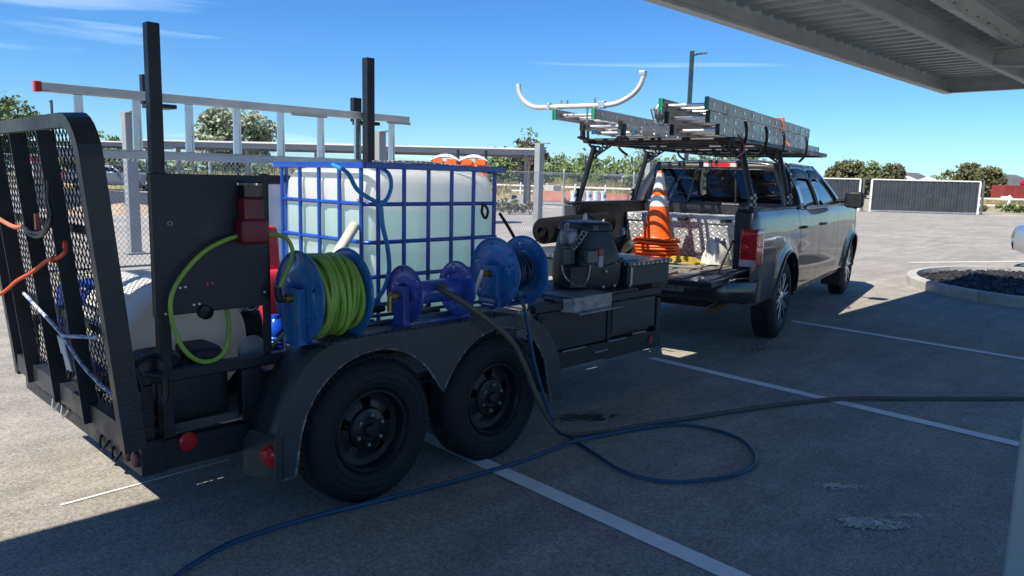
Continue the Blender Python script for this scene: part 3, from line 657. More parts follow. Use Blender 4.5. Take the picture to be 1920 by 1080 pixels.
def totebody():
    x0, x1, y0, y1 = cx0 + .014, cx1 - .004, cy0 + .014, cy1 - .014
    zs = [(.66, .075, .03), (.68, .075, 0), (.9, .075, 0), (1.08, .075, 0), (1.10, .075, .006), (1.12, .075, 0), (1.40, .08, 0), (1.50, .11, .004), (1.545, .12, .016), (1.572, .13, .04), (1.588, .14, .085), (1.594, .17, .17), (1.598, .2, .30)]
    mb = MB(); rings = []
    for z, r, ins in zs:
        P = []
        for q, (px, py) in enumerate(rrect(x0 + ins, x1 - ins, y0 + ins, y1 - ins, max(.03, r - ins * .3), 5)): P.append((px, py))
        # subdivide straight runs and press vertical flutes into the walls
        Q = []
        for i in range(len(P)):
            a, b = V((*P[i], 0)), V((*P[(i + 1) % len(P)], 0)); k = 30 if (b - a).length > .2 else 1
            for j in range(k): Q.append(a.lerp(b, j / k))
        out = []
        for p in Q:
            fl = 0
            if .68 < z < 1.5:
                fx = abs(p.x - (x0 + x1) / 2); fy = abs(p.y - (y0 + y1) / 2)
                c_ = p.x if abs(p.y - y0) < .02 or abs(p.y - y1) < .02 else p.y
                lo = x0 if c_ is p.x else y0
                u = (c_ - lo) / .235; fl = .013 * max(0, math.cos(2 * math.pi * u)) ** 4
            n_ = V((p.x - (x0 + x1) / 2, p.y - (y0 + y1) / 2, 0)).normalized(); out.append((p.x - n_.x * fl, p.y - n_.y * fl, z))
        rings.append(out)
    k = len(rings[0]); mb.add([p for r in rings for p in r], [(i * k + j, i * k + (j + 1) % k, (i + 1) * k + (j + 1) % k, (i + 1) * k + j) for i in range(len(rings) - 1) for j in range(k)] + [tuple(range((len(rings) - 1) * k, len(rings) * k)), tuple(range(k - 1, -1, -1))])
    return mb.build('bottle', TP, TK, smooth=50)
BT = totebody()
mb = MB(); mb.lathe([(.09, 0), (.09, .03), (.082, .036), (0, .036)], ((cx0 + cx1) / 2, 4.09, 1.599), (0, 0, 1), 28); mb.build('lid', BLKP, BT)
mb = MB(); mb.tube(cat_rom([(2.846, 3.747, 1.586), (2.960, 3.685, 1.622), (3.084, 3.726, 1.586)], 5), .006, 6); mb.build('tie_cord', BLKP, BT)
CG = mat('cage_blue', (.008, .075, .42), .34, .05, .15, 7, coat=.3, c2=(.02, .03, .06), thr=(.62, .72), c2scale=8)
RP = rrect(cx0, cx1, cy0, cy1, .07, 6)
for z, rr_ in ((1.385, .013), (1.165, .013), (.965, .013), (.80, .013), (.69, .013)):
    mb = MB(); mb.tube([(x, y, z) for x, y in RP], rr_, 7, closed=True); mb.build('cage_hoop', CG, TK, smooth=60)
mb = MB()
for (a, b) in (((cx0 - .02, cy0 - .012), (cx1 + .03, cy0 - .012)), ((cx0 - .02, cy1 + .012), (cx1 + .03, cy1 + .012)), ((cx0 - .012, cy0 + .004), (cx0 - .012, cy1 + .03)), ((cx1 + .012, cy0 + .004), (cx1 + .012, cy1 + .0))):
    mb.bar((*a, zt), (*b, zt), .022, .036)
mb.build('cage_top_rail', CG, TK, bevel=.004)
for face in range(4):
    for i in range(6 if face in (0, 2) else 5):
        t_ = (i + .5) / (6 if face in (0, 2) else 5); t_ = .06 + .88 * i / (5 if face in (0, 2) else 4)
        p = {0: (cx0 + (cx1 - cx0) * t_, cy0 - .006), 1: (cx0 - .006, cy0 + (cy1 - cy0) * t_), 2: (cx0 + (cx1 - cx0) * t_, cy1 + .006), 3: (cx1 + .006, cy0 + (cy1 - cy0) * t_)}[face]
        mb = MB(); mb.tube([(*p, .64), (*p, zt - .01)], .013, 7); mb.build('cage_bar', CG, TK, smooth=60)
for y in (3.645, 4.09, 4.54): mb = MB(); mb.box((cx0, y - .05, .505), (cx1, y + .05, .62)); mb.build('pallet_foot', BLKP, TK)
mb = MB(); mb.box((cx0, cy0, .621), (cx1, cy1, .645)); mb.build('pallet', mat('pallet_steel', (.22, .24, .26), .5, .5, .2, 6), TK, bevel=.006)
mb = MB(); mb.cyl((2.92, cy0 - .10, .725), (2.92, cy0 + .05, .725), .034, n=20); mb.cyl((2.92, cy0 - .115, .725), (2.92, cy0 - .10, .725), .042, n=8); mb.cyl((2.92, cy0 - .05, .725), (2.92, cy0 - .05, .80), .012, n=8); mb.build('valve', BLKP, TK, smooth=40)
mb = MB(); mb.tube(cat_rom([(3.40, cy0 - .02, 1.38), (3.42, cy0 - .035, 1.34), (3.40, cy0 - .035, 1.29), (3.38, cy0 - .02, 1.33), (3.39, cy0 - .02, 1.385)], 5), .009, 6); mb.build('strap_loop', BLKP, TK)
CY = mat('bright_blue_hose', (.02, .24, .56), .35, 0, .12, 6)
mb = MB(); mb.tube(cat_rom([(2.370, 3.726, 1.602), (2.355, 3.560, 1.560), (2.412, 3.545, 1.467), (2.525, 3.545, 1.405), (2.567, 3.545, 1.390), (2.619, 3.550, 1.426), (2.644, 3.550, 1.498), (2.629, 3.571, 1.571), (2.608, 3.726, 1.614)], 8), .0125, 8)
mb.tube(cat_rom([(2.567, 3.545, 1.395), (2.572, 3.535, 1.271), (2.603, 3.529, 1.136), (2.613, 3.529, 1.001), (2.567, 3.519, 0.898), (2.484, 3.519, 0.805), (2.443, 3.519, 0.712)], 8), .0135, 8)
mb.cyl((2.541, 3.535, 1.395), (2.593, 3.535, 1.395), .017, n=10)
one(mb, 'water_hose', CY, 'bright blue hose forking over the near corner of the caged tank', 'hose', (2.48, 3.42, .8), smooth=60)
# braided ropes / screen over the cage top
mb = MB()
for i in range(5): mb.tube(cat_rom([(2.71 + .05 * i, 3.83 + .05 * i, 1.632), (3.05, 3.69 + .05 * i, 1.636), (3.54, 3.545 + .05 * i, 1.604 - .035 * (i == 0))], 8), .006, 6)
one(mb, 'braided_line', mat('braided_dark', (.05, .05, .09), .7, 0, .8, 60, c2=(.5, .5, .6), thr=(.5, .56), c2scale=80), 'braided dark lines laid across the top of the blue tank cage', 'rope', (3.0, 3.6, 1.62))

# round white tank; the ramp mesh's shadow is put in as bumps
def thin_plastic(nm, c, k):
    m = mat(nm, c, .5, 0, .06, 4); nt = m.node_tree; N = nt.nodes; L = nt.links; b = N['Principled BSDF']; tl = N.new('ShaderNodeBsdfTranslucent'); tl.inputs[0].default_value = (*c, 1); ms = N.new('ShaderNodeMixShader'); ms.inputs[0].default_value = k
    L.new(b.outputs[0], ms.inputs[1]); L.new(tl.outputs[0], ms.inputs[2]); L.new(ms.outputs[0], N['Material Output'].inputs[0]); return m
PT = thing('drum_tank', 'white cylindrical tank lying behind the black board, mesh shadow put in as bumps', 'tank', (1.39, 3.7, .5))
def mesh_shadow_mat():
    m = thin_plastic('mesh_shadow_white', (.88, .87, .84), .3); nt = m.node_tree; N = nt.nodes; L = nt.links; b = N['Principled BSDF']
    tc = N.new('ShaderNodeTexCoord'); v = N.new('ShaderNodeTexVoronoi'); v.feature = 'DISTANCE_TO_EDGE'; v.inputs['Scale'].default_value = 26; v.inputs['Randomness'].default_value = .35; L.new(tc.outputs['Object'], v.inputs['Vector'])
    r = N.new('ShaderNodeMapRange'); r.inputs[2].default_value = .12; L.new(v.outputs['Distance'], r.inputs[0])
    bp = N.new('ShaderNodeBump'); bp.inputs['Strength'].default_value = .2; bp.inputs['Distance'].default_value = .005; L.new(r.outputs[0], bp.inputs['Height']); L.new(bp.outputs[0], b.inputs['Normal']); return m
TKE = thin_plastic('tank_end_beige', (.80, .75, .68), .45)
cT = (1.385, 3.36, .775)
mb = MB(); mb.lathe([(.262, .004), (.27, .012), (.27, .20), (.262, .21), (.262, .22), (.27, .23), (.27, .46), (.262, .47), (.27, .48), (.27, .66), (.2, .69), (0, .70)], cT, (0, 1, 0), 56); mb.build('shell', mesh_shadow_mat(), PT, smooth=50)
mb = MB(); mb.lathe([(0, -.012), (.15, -.010), (.24, -.004), (.2615, .004)], cT, (0, 1, 0), 56); mb.build('end_cap', TKE, PT, smooth=50)
for y in (3.42, 3.86): mb = MB(); mb.box((1.16, y, .502), (1.61, y + .08, .56)); mb.build('cradle', BLK, PT)
# blue barrel behind the ramp
mb = MB(); mb.lathe([(0, 0), (.2, 0), (.215, .02), (.222, .12), (.228, .125), (.228, .145), (.222, .15), (.222, .30), (.228, .305), (.228, .325), (.222, .33), (.215, .43), (.2, .45), (.18, .452), (0, .445)], (1.33, 4.32, .502), (0, 0, 1), 36)
one(mb, 'plastic_barrel', mat('barrel_blue', (.015, .05, .42), .4, 0, .12, 4), 'blue plastic barrel standing behind the mesh ramp', 'barrel', (1.33, 4.32, .502), smooth=40)
# black case behind the rail
BC = thing('battery_case', 'black plastic case with rounded lid behind the rear side rail', 'case', (1.28, 3.24, .5))
mb = MB(); mb.rbox((1.13, 3.12, .49), (1.455, 3.335, .75), .25); mb.build('case_body', BLKP, BC, smooth=50)
mb = MB(); mb.rbox((1.10, 3.105, .70), (1.26, 3.34, .80), .5); mb.build('lid_hump', BLKP, BC, smooth=50)
mb = MB(); mb.rbox((1.29, 3.11, .71), (1.43, 3.33, .805), .35); mb.build('lid_block', BLKP, BC, smooth=50)
mb = MB(); mb.tube(cat_rom([(1.20, 3.12, 1.0), (1.21, 3.12, .93), (1.185, 3.12, .85), (1.18, 3.13, .79)], 6), .004, 6); mb.build('lead', BLKP, BC)
# green hose hanging over the board and to the reel
mb = MB(); mb.tube(cat_rom([(1.455, 3.01, 1.285), (1.39, 3.0, 1.27), (1.30, 3.0, 1.225), (1.21, 3.0, 1.135), (1.168, 3.005, 1.05), (1.172, 3.01, .95), (1.205, 3.01, .85), (1.262, 3.015, .785), (1.33, 3.02, .768), (1.39, 3.03, .80), (1.425, 3.06, .88), (1.43, 3.085, .955), (1.42, 3.12, 1.04)], 8), .0095, 8); mb.cyl((1.452, 3.011, 1.2845), (1.47, 3.012, 1.287), .013, n=8)
one(mb, 'green_hose', GREENH, 'green hose looping down the front of the black board', 'hose', (1.25, 3.0, .77), smooth=60)
mb = MB(); mb.tube(cat_rom([(1.585, 3.03, 1.285), (1.63, 3.02, 1.285), (1.675, 3.0, 1.262), (1.69, 2.985, 1.20), (1.65, 2.972, 1.12), (1.61, 2.968, 1.05)], 8), .0095, 8)
one(mb, 'green_hose', GREENH, 'short green hose arching from the board to the large green reel', 'hose', (1.66, 3.0, 1.085), smooth=60)
mb = MB(); mb.tube(cat_rom([(1.76, 3.20, .80), (1.69, 3.2, .74), (1.62, 3.22, .64), (1.57, 3.24, .555), (1.60, 3.30, .515), (1.72, 3.36, .515)], 6), .0095, 8)
one(mb, 'green_hose', GREENH, 'green hose end lying on the deck below the large green reel', 'hose', (1.6, 3.26, .5), smooth=60)
# red dispenser on the board
DS = thing('dispenser', 'red dispenser with clear top mounted on the black board', 'dispenser', (1.51, 3.0, 1.25))
mb = MB(); mb.rbox((1.447, 2.955, 1.252), (1.572, 3.035, 1.36), .3); mb.build('base', mat('dispenser_red', (.16, .008, .022), .4, 0, .15, 9), DS, smooth=50)
mb = MB(); mb.box((1.463, 2.965, 1.35), (1.552, 3.032, 1.445)); LB = mb.build('label_sleeve', mat('sleeve_red', (.15, .010, .02), .35, 0, .3, 12), DS, bevel=.008)
mb = MB(); mb.box((1.462, 2.964, 1.440), (1.547, 3.032, 1.515)); mb.build('clear_top', glass('clear_plastic', (.1, .12, .14), .8, .08), DS, bevel=.01)
mb = MB(); mb.box((1.475, 2.975, 1.445), (1.538, 3.03, 1.495)); mb.build('contents', BLKP, DS)
for i in range(4):
    mb = MB(); mb.box((1.478, 2.9635, 1.368 + i * .011), (1.478 + .03 + .012 * (i % 2), 2.9648, 1.372 + i * .011)); mb.build('print_line', mat('print_dim', (.20, .06, .09), .5), LB)
# things on the deck
FC = thing('fuel_caddy', 'tall narrow red plastic fuel caddy between the board and the green reel', 'fuel can', (2.13, 4.05, .5))
mb = MB(); mb.rbox((2.05, 3.95, .505), (2.21, 4.15, 1.0), .3); mb.build('tank', mat('caddy_red', (.62, .03, .06), .4, 0, .1, 5), FC, smooth=50)
mb = MB(); mb.prism([(-.06, .92), (.06, .92), (.04, 1.23), (.024, 1.248), (-.024, 1.248), (-.04, 1.23)], (2.135, 4.0, 0), (1, 0, 0), (0, 0, 1), (0, .05, 0)); mb.build('handle', mat('caddy_red', (.62, .03, .06)), FC, bevel=.012)
mb = MB(); mb.cyl((2.09, 3.935, .56), (2.15, 3.935, .56), .055, n=18); mb.build('wheel', BLKP, FC)
JG = thing('plastic_jug', 'ribbed translucent blue jug on the deck beside the red fuel caddy', 'jug', (1.965, 3.66, .5))
JB = mat('jug_blue', (.010, .09, .75), .25, 0, .1, 5, coat=.3)
mb = MB(); pr = [(0, 0), (.048, 0)]
for i in range(6): pr += [(.052, .012 + i * .022), (.046, .022 + i * .022)]
pr += [(.052, .15), (.050, .18), (.03, .215), (.022, .225), (.022, .245), (0, .245)]
mb.lathe(pr, (1.965, 3.66, .555), (0, 0, 1), 22); mb.build('body', JB, JG, smooth=30)
mb = MB(); mb.tube(cat_rom([(1.99, 3.66, .78), (2.025, 3.655, .77), (2.028, 3.655, .71)], 5), .011, 8); mb.build('grip', JB, JG, smooth=50)
mb = MB(); mb.cyl((1.965, 3.66, .503), (1.965, 3.66, .556), .05, n=22); mb.build('foot', JB, JG, smooth=40)
mb = MB(); mb.box((1.65, 3.18, .502), (1.95, 3.42, .64)); one(mb, 'storage_crate', mat('crate_grey', (.06, .065, .07), .6), 'low dark crate on the trailer deck behind the side rail', 'crate', (1.8, 3.3, .502), bevel=.01)
mb = MB(); mb.hexa([(1.66, 3.10, .51), (1.86, 3.08, .51), (1.90, 3.16, .51), (1.69, 3.17, .51), (1.63, 3.09, .615), (1.84, 3.07, .575), (1.91, 3.17, .58), (1.66, 3.18, .62)])
one(mb, 'wash_sponge', mat('tub_blue', (.015, .16, .40), .8, 0, .2, 30, .6, 80), 'blue rectangular sponge block behind the rear of the fender', 'sponge', (1.77, 3.12, .51), bevel=.01)
PU = thing('transfer_pump', 'black transfer pump with chrome housing beside the round white tank', 'pump', (1.72, 3.55, .5))
mb = MB(); mb.rbox((1.62, 3.44, .505), (1.80, 3.66, .90), .45); mb.build('motor', BLKP, PU, smooth=50)
mb = MB(); mb.rbox((1.635, 3.40, .875), (1.755, 3.5, .965), .5); mb.ring((1.70, 3.41, .92), (0, 1, 0), .035, .012, 18, 8); mb.build('housing', CHR, PU, smooth=50)
mb = MB(); mb.lathe([(0, 0), (.07, .0), (.075, .01), (.075, .03), (0, .03)], (1.59, 3.20, .735), (.2, -1, .2), 24); one(mb, 'spare_pulley', mat('pulley_grey', (.42, .42, .45), .4, .3), 'grey disc leaning behind the top rail left of the large green reel', 'disc', (1.59, 3.2, .66), smooth=40)
PP = thing('drain_pipe', 'white plastic pipe slanting up in front of the caged tank', 'pipe', (2.085, 3.53, .5))
a_, b_ = V((2.085, 3.53, .875)), V((2.478, 3.672, 1.262)); mb = MB(); mb.lathe([(.030, 0), (.030, (b_ - a_).length), (.0265, (b_ - a_).length), (.0265, 0)], a_, b_ - a_, 22); mb.build('tube', mat('pvc', (0.683, 0.652, 0.546), .5, 0, .06, 4), PP, smooth=40)
mb = MB(); mb.ring(a_.lerp(b_, .55), b_ - a_, .031, .004, 20, 6); mb.build('clamp', BLKP, PP)
mb = MB(); mb.cyl((2.085, 3.53, .503), (2.085, 3.53, .895), .02, n=10); mb.build('support', BLKP, PP)
mb = MB(); mb.box((2.40, 4.64, .505), (3.16, 4.655, 1.475)); WBx = thing('display_board', 'white board with dark top edge standing behind the caged tank', 'board', (2.75, 4.65, .505)); mb.build('sheet', mat('panel_white', (.88, .88, .88), .5, 0, .06, 3), WBx)
mb = MB(); mb.box((2.395, 4.635, 1.476), (3.165, 4.66, 1.535)); mb.build('top_edge', BLK, WBx)
# pump gear between green reel and small reel
PG = thing('plumbing_manifold', 'black plumbing manifold with white fittings between green reel and small reel', 'plumbing', (2.2, 3.3, .5))
mb = MB(); mb.box((2.02, 3.22, .51), (2.30, 3.36, .80)); mb.cyl((2.05, 3.2, .86), (2.34, 3.2, .86), .02, n=10); mb.build('block', BLKP, PG, bevel=.01)
for i in range(7): x = 2.08 + .03 * i; mb = MB(); mb.ball((x, 3.205 + .01 * (i % 3), .79 + .022 * ((i * 5) % 4)), .018, 8); mb.build('fitting', WHT, PG, smooth=60)

# engine
EN = thing('petrol_engine', 'black vertical shaft petrol engine on a bracket at the trailer front', 'engine', (4.13, 3.33, .80))
ED = mat('engine_black', (.007, .010, .015), .42, 0, .2, 8, .08, 60)
ec = V((4.19, 3.35, 0)); er = R(-8)
def eloc(u, v, z): return (ec.x + u * math.cos(er) - v * math.sin(er), ec.y + u * math.sin(er) + v * math.cos(er), z)
def supell(zs, k=40):
    mb = MB(); vs = []
    for z, a, b, e, du, dv in zs:
        for j in range(k):
            t_ = 2 * math.pi * j / k; ct, st = math.cos(t_), math.sin(t_)
            vs.append(eloc(du + a * math.copysign(abs(ct) ** e, ct), dv + b * math.copysign(abs(st) ** e, st), z))
    n_ = len(zs); mb.add(vs, [(i * k + j, i * k + (j + 1) % k, (i + 1) * k + (j + 1) % k, (i + 1) * k + j) for i in range(n_ - 1) for j in range(k)] + [tuple(range(k - 1, -1, -1)), tuple((n_ - 1) * k + j for j in range(k))]); return mb
supell([(.79, .17, .16, .5, .02, 0), (.805, .195, .175, .4, .02, 0), (.88, .205, .185, .36, .02, 0), (.98, .205, .185, .36, .02, 0), (1.07, .19, .172, .4, .015, 0), (1.13, .168, .160, .42, .005, 0), (1.18, .15, .15, .42, 0, 0), (1.20, .146, .146, .45, 0, 0)]).build('blower_housing', ED, EN, smooth=35)
mb = MB(); mb.grid(lambda u, v: eloc(-.02 + .20 * u, -.184 - .012 * math.sin(math.pi * u), .96 + .03 * u - .004 * v), 8, 1); mb.build('housing_rib', ED, EN, solid=.012)
for i in range(7):      # cooling fins of the near cylinder
    z = .845 + i * .018; mb = MB(); mb.hexa([eloc(-.28, -.17, z), eloc(-.16, -.2, z), eloc(-.16, -.04, z), eloc(-.28, -.04, z), eloc(-.28, -.17, z + .006), eloc(-.16, -.2, z + .006), eloc(-.16, -.04, z + .006), eloc(-.28, -.04, z + .006)]); mb.build('cooling_fin', mat('cast_dark', (.05, .052, .056), .5, .4), EN)
mb = MB(); mb.hexa([eloc(-.27, -.155, .82), eloc(-.15, -.19, .82), eloc(-.15, -.03, .82), eloc(-.27, -.03, .82), eloc(-.27, -.155, .97), eloc(-.15, -.19, .97), eloc(-.15, -.03, .97), eloc(-.27, -.03, .97)]); mb.build('cylinder_head', mat('cast_dark', (.05, .052, .056), .5, .4), EN, bevel=.008)
CAPO = supell([(1.202, .150, .150, .45, 0, 0), (1.208, .158, .155, .42, 0, 0), (1.24, .155, .152, .42, 0, 0), (1.262, .138, .138, .45, 0, 0), (1.268, .10, .10, .5, 0, 0)]).build('top_cover', ED, EN, smooth=35)
text('23', 'number', mat('print_grey', (.25, .27, .29), .5), .045, frame(V(eloc(-.05, -.1545, 1.226)), (math.cos(er), math.sin(er), 0), (0, 0, 1)), CAPO, .001)
mb = MB(); mb.prism([(-.02, 0), (.02, 0), (.012, .045), (0, .058), (-.012, .045)], eloc(0, 0, 1.266), (1, 0, 0), (0, 0, 1), (0, .012, 0)); mb.build('lifting_tab', STEEL, EN)
for a_, b_ in ((eloc(-.17, -.215, .99), eloc(-.06, -.16, 1.08)), (eloc(-.30, -.12, .98), eloc(-.19, -.05, 1.09))): mb = MB(); mb.box(a_, b_); mb.build('filter_canister', mat('canister_grey', (.10, .115, .12), .4, .3), EN, bevel=.008)
mb = MB(); mb.rbox(eloc(-.27, -.13, 1.10), eloc(-.17, -.02, 1.22), .5); mb.build('carburettor', mat('cast_grey', (.22, .23, .27), .4, .6, .3, 30), EN, smooth=50)
mb = MB()
for i in range(6): mb.ring(eloc(-.22 + .02 * i, -.13, 1.10 + .022 * i), (1, .3 * i, 0), .018, .005, 12, 5)
mb.tube(cat_rom([eloc(-.28, -.10, 1.2), eloc(-.30, -.12, 1.25), eloc(-.27, -.12, 1.26), eloc(-.26, -.1, 1.21)], 4), .006, 6)
mb.tube(cat_rom([eloc(-.30, -.10, .98), eloc(-.30, -.14, .90), eloc(-.22, -.17, .84), eloc(-.15, -.19, .87), eloc(-.13, -.2, .98)], 5), .006, 6)
mb.tube(cat_rom([eloc(.20, -.12, 1.15), eloc(.20, -.18, 1.18), eloc(.22, -.16, 1.22)], 4), .01, 6)
mb.build('pipework', STEEL, EN, smooth=50)
mb = MB(); mb.box(eloc(-.05, -.2, 1.04), eloc(-.005, -.172, 1.085)); mb.build('warning_label', mat('label_red', (.45, .05, .07), .5), EN)
mb = MB(); mb.box(eloc(-.05, -.2, .96), eloc(-.005, -.174, 1.036)); mb.build('data_label', mat('label_grey', (.38, .39, .42), .5), EN)
mb = MB(); mb.box(eloc(.19, -.1, .92), eloc(.30, .06, 1.0)); mb.cyl(eloc(.22, -.06, 1.0), eloc(.22, -.06, 1.05), .03, n=14); mb.build('starter', ED, EN, bevel=.01)
for u, v, z in ((.02, -.19, .93), (.13, -.175, .98), (.0, -.19, .82), (.12, -.18, .82)):
    mb = MB(); p = V(eloc(u, v, z)); mb.cyl(p, p + V((0, -.014, 0)), .010, n=6); mb.build('bolt', STEEL, EN)
MT = mat('mount_galv', (.30, .315, .32), .45, .5, .3, 5, c2=(.16, .17, .18), thr=(.5, .62), c2scale=14)
mb = MB(); mb.prism([(0, 0), (.30, 0), (.30, .085), (0, .085)], (3.49, 3.24, .716), (.58, -.815, 0), (0, 0, 1), (.006, .005, 0)); mb.prism([(0, 0), (.41, 0), (.41, .085), (0, .085)], (3.665, 2.995, .716), (1, .03, 0), (0, 0, 1), (0, .008, 0)); mb.prism([(-.01, 0), (.47, 0), (.46, .055), (0, .055)], (3.665, 2.939, .708), (1, .03, 0), (0, 1, 0), (0, 0, .0075)); mb.prism([(0, 0), (.41, 0), (.42, .3), (0, .3)], (3.665, 2.996, .8015), (1, .03, 0), (0, 1, 0), (0, 0, .006)); mb.build('mount_bracket', MT, EN)
mb = MB(); mb.box((3.62, 3.35, .809), (3.80, 3.62, .93)); mb.build('pump_head', ED, EN, bevel=.02)
mb = MB(); mb.hexa([(3.66, 3.45, .99), (3.86, 3.42, .99), (3.9, 3.66, .99), (3.7, 3.68, .99), (3.68, 3.47, 1.085), (3.82, 3.45, 1.095), (3.88, 3.65, 1.05), (3.72, 3.67, 1.05)]); mb.build('shroud', mat('shroud_pale', (.36, .35, .33), .5, .2), EN, bevel=.008)
# fuel box behind engine with diamond mark
FB = thing('fuel_box', 'dark metal box with a small diamond mark behind the engine', 'box', (4.62, 3.62, .97))
mb = MB(); mb.box((4.50, 3.52, .968), (4.70, 3.72, 1.21)); BX = mb.build('shell', mat('fuelbox', (.035, .032, .036), .45), FB, bevel=.012)
mb = MB(); mb.prism([(0, -.028), (.028, 0), (0, .028), (-.028, 0)], (4.60, 3.518, 1.12), (1, 0, 0), (0, 0, 1), (0, .001, 0)); mb.prism([(-.01, -.05), (.01, -.05), (.01, -.043), (-.01, -.043)], (4.60, 3.518, 1.115), (1, 0, 0), (0, 0, 1), (0, .001, 0)); mb.build('diamond_mark', mat('mark_grey', (.28, .28, .29), .5), BX)
mb = MB(); mb.tube(cat_rom([(4.68, 3.58, 1.21), (4.70, 3.58, 1.25), (4.72, 3.6, 1.21), (4.71, 3.6, 1.15)], 4), .008, 6); mb.build('latch', STEEL, FB)
# toolbox
TB = thing('tread_plate_toolbox', 'low grey toolbox with diamond tread lid on the trailer nose', 'toolbox', (4.8, 3.9, .78))
mb = MB(); mb.box((4.50, 3.19, .785), (5.05, 4.40, .935)); mb.build('box_body', mat('toolbox_slate', (.045, .055, .058), .38, .35, .2, 4), TB, bevel=.006)
mb = MB(); mb.box((4.485, 3.17, .936), (5.065, 4.42, .965)); LID = mb.build('lid', tread('toolbox_tread', (.10, .12, .13), .33, .6, .035, 1., 'XY', (.22, .24, .25)), TB, bevel=.005)
mb = MB()
for i in range(9): mb.box((4.53 + i * .06, 3.164, .942), (4.555 + i * .06, 3.1695, .96))
mb.build('lid_edge_bars', STEEL, LID)
mb = MB(); mb.box((4.52, 3.176, .80), (4.545, 3.189, .93)); mb.cyl((4.51, 3.17, .795), (4.51, 3.185, .795), .012, n=8); mb.build('corner_strap', STEEL, TB)
mb = MB(); mb.box((4.54, 3.24, .9665), (4.70, 3.50, .975)); one(mb, 'blue_folder', mat('folder_blue', (.05, .16, .26), .4), 'pale blue flat pad on the toolbox lid', 'pad', (4.62, 3.37, .9665))
# ladder on the far side of the trailer
LD = thing('trailer_ladder', 'long aluminium ladder on edge along the far side of the trailer with red end cap', 'ladder', (2.4, 4.79, 1.6))
mb = MB(); mb.box((1.213, 4.762, 1.965), (3.723, 4.79, 2.008)); mb.box((1.213, 4.758, 1.957), (3.723, 4.794, 1.964)); mb.build('rail', ALU, LD, bevel=.002)
mb = MB(); mb.box((1.213, 4.762, 1.612), (3.723, 4.79, 1.655)); mb.box((1.213, 4.758, 1.656), (3.723, 4.794, 1.664)); mb.build('rail', ALU, LD, bevel=.002)
for i in range(8):
    x = 1.392 + i * .3096; mb = MB(); mb.prism([(-.026, 1.664), (.026, 1.664), (.022, 1.957), (-.022, 1.957)], (x, 4.765, 0), (1, 0, 0), (0, 0, 1), (0, .022, 0)); mb.prism([(.012, 1.664), (.022, 1.664), (.012, 1.88)], (x, 4.759, 0), (1, 0, 0), (0, 0, 1), (0, .004, 0)); mb.build('rung', ALUB, LD, bevel=.003)
mb = MB(); mb.box((1.178, 4.756, 1.955), (1.213, 4.796, 2.012)); mb.build('end_cap', mat('cap_red', (.55, .03, .02), .5), LD, bevel=.005)
for x0_, x1_ in ((2.70, 2.98), (3.5, 3.723)): mb = MB(); mb.box((x0_, 4.75, 1.942), (x1_, 4.7575, 1.962)); mb.build('bracket', STEEL, LD)
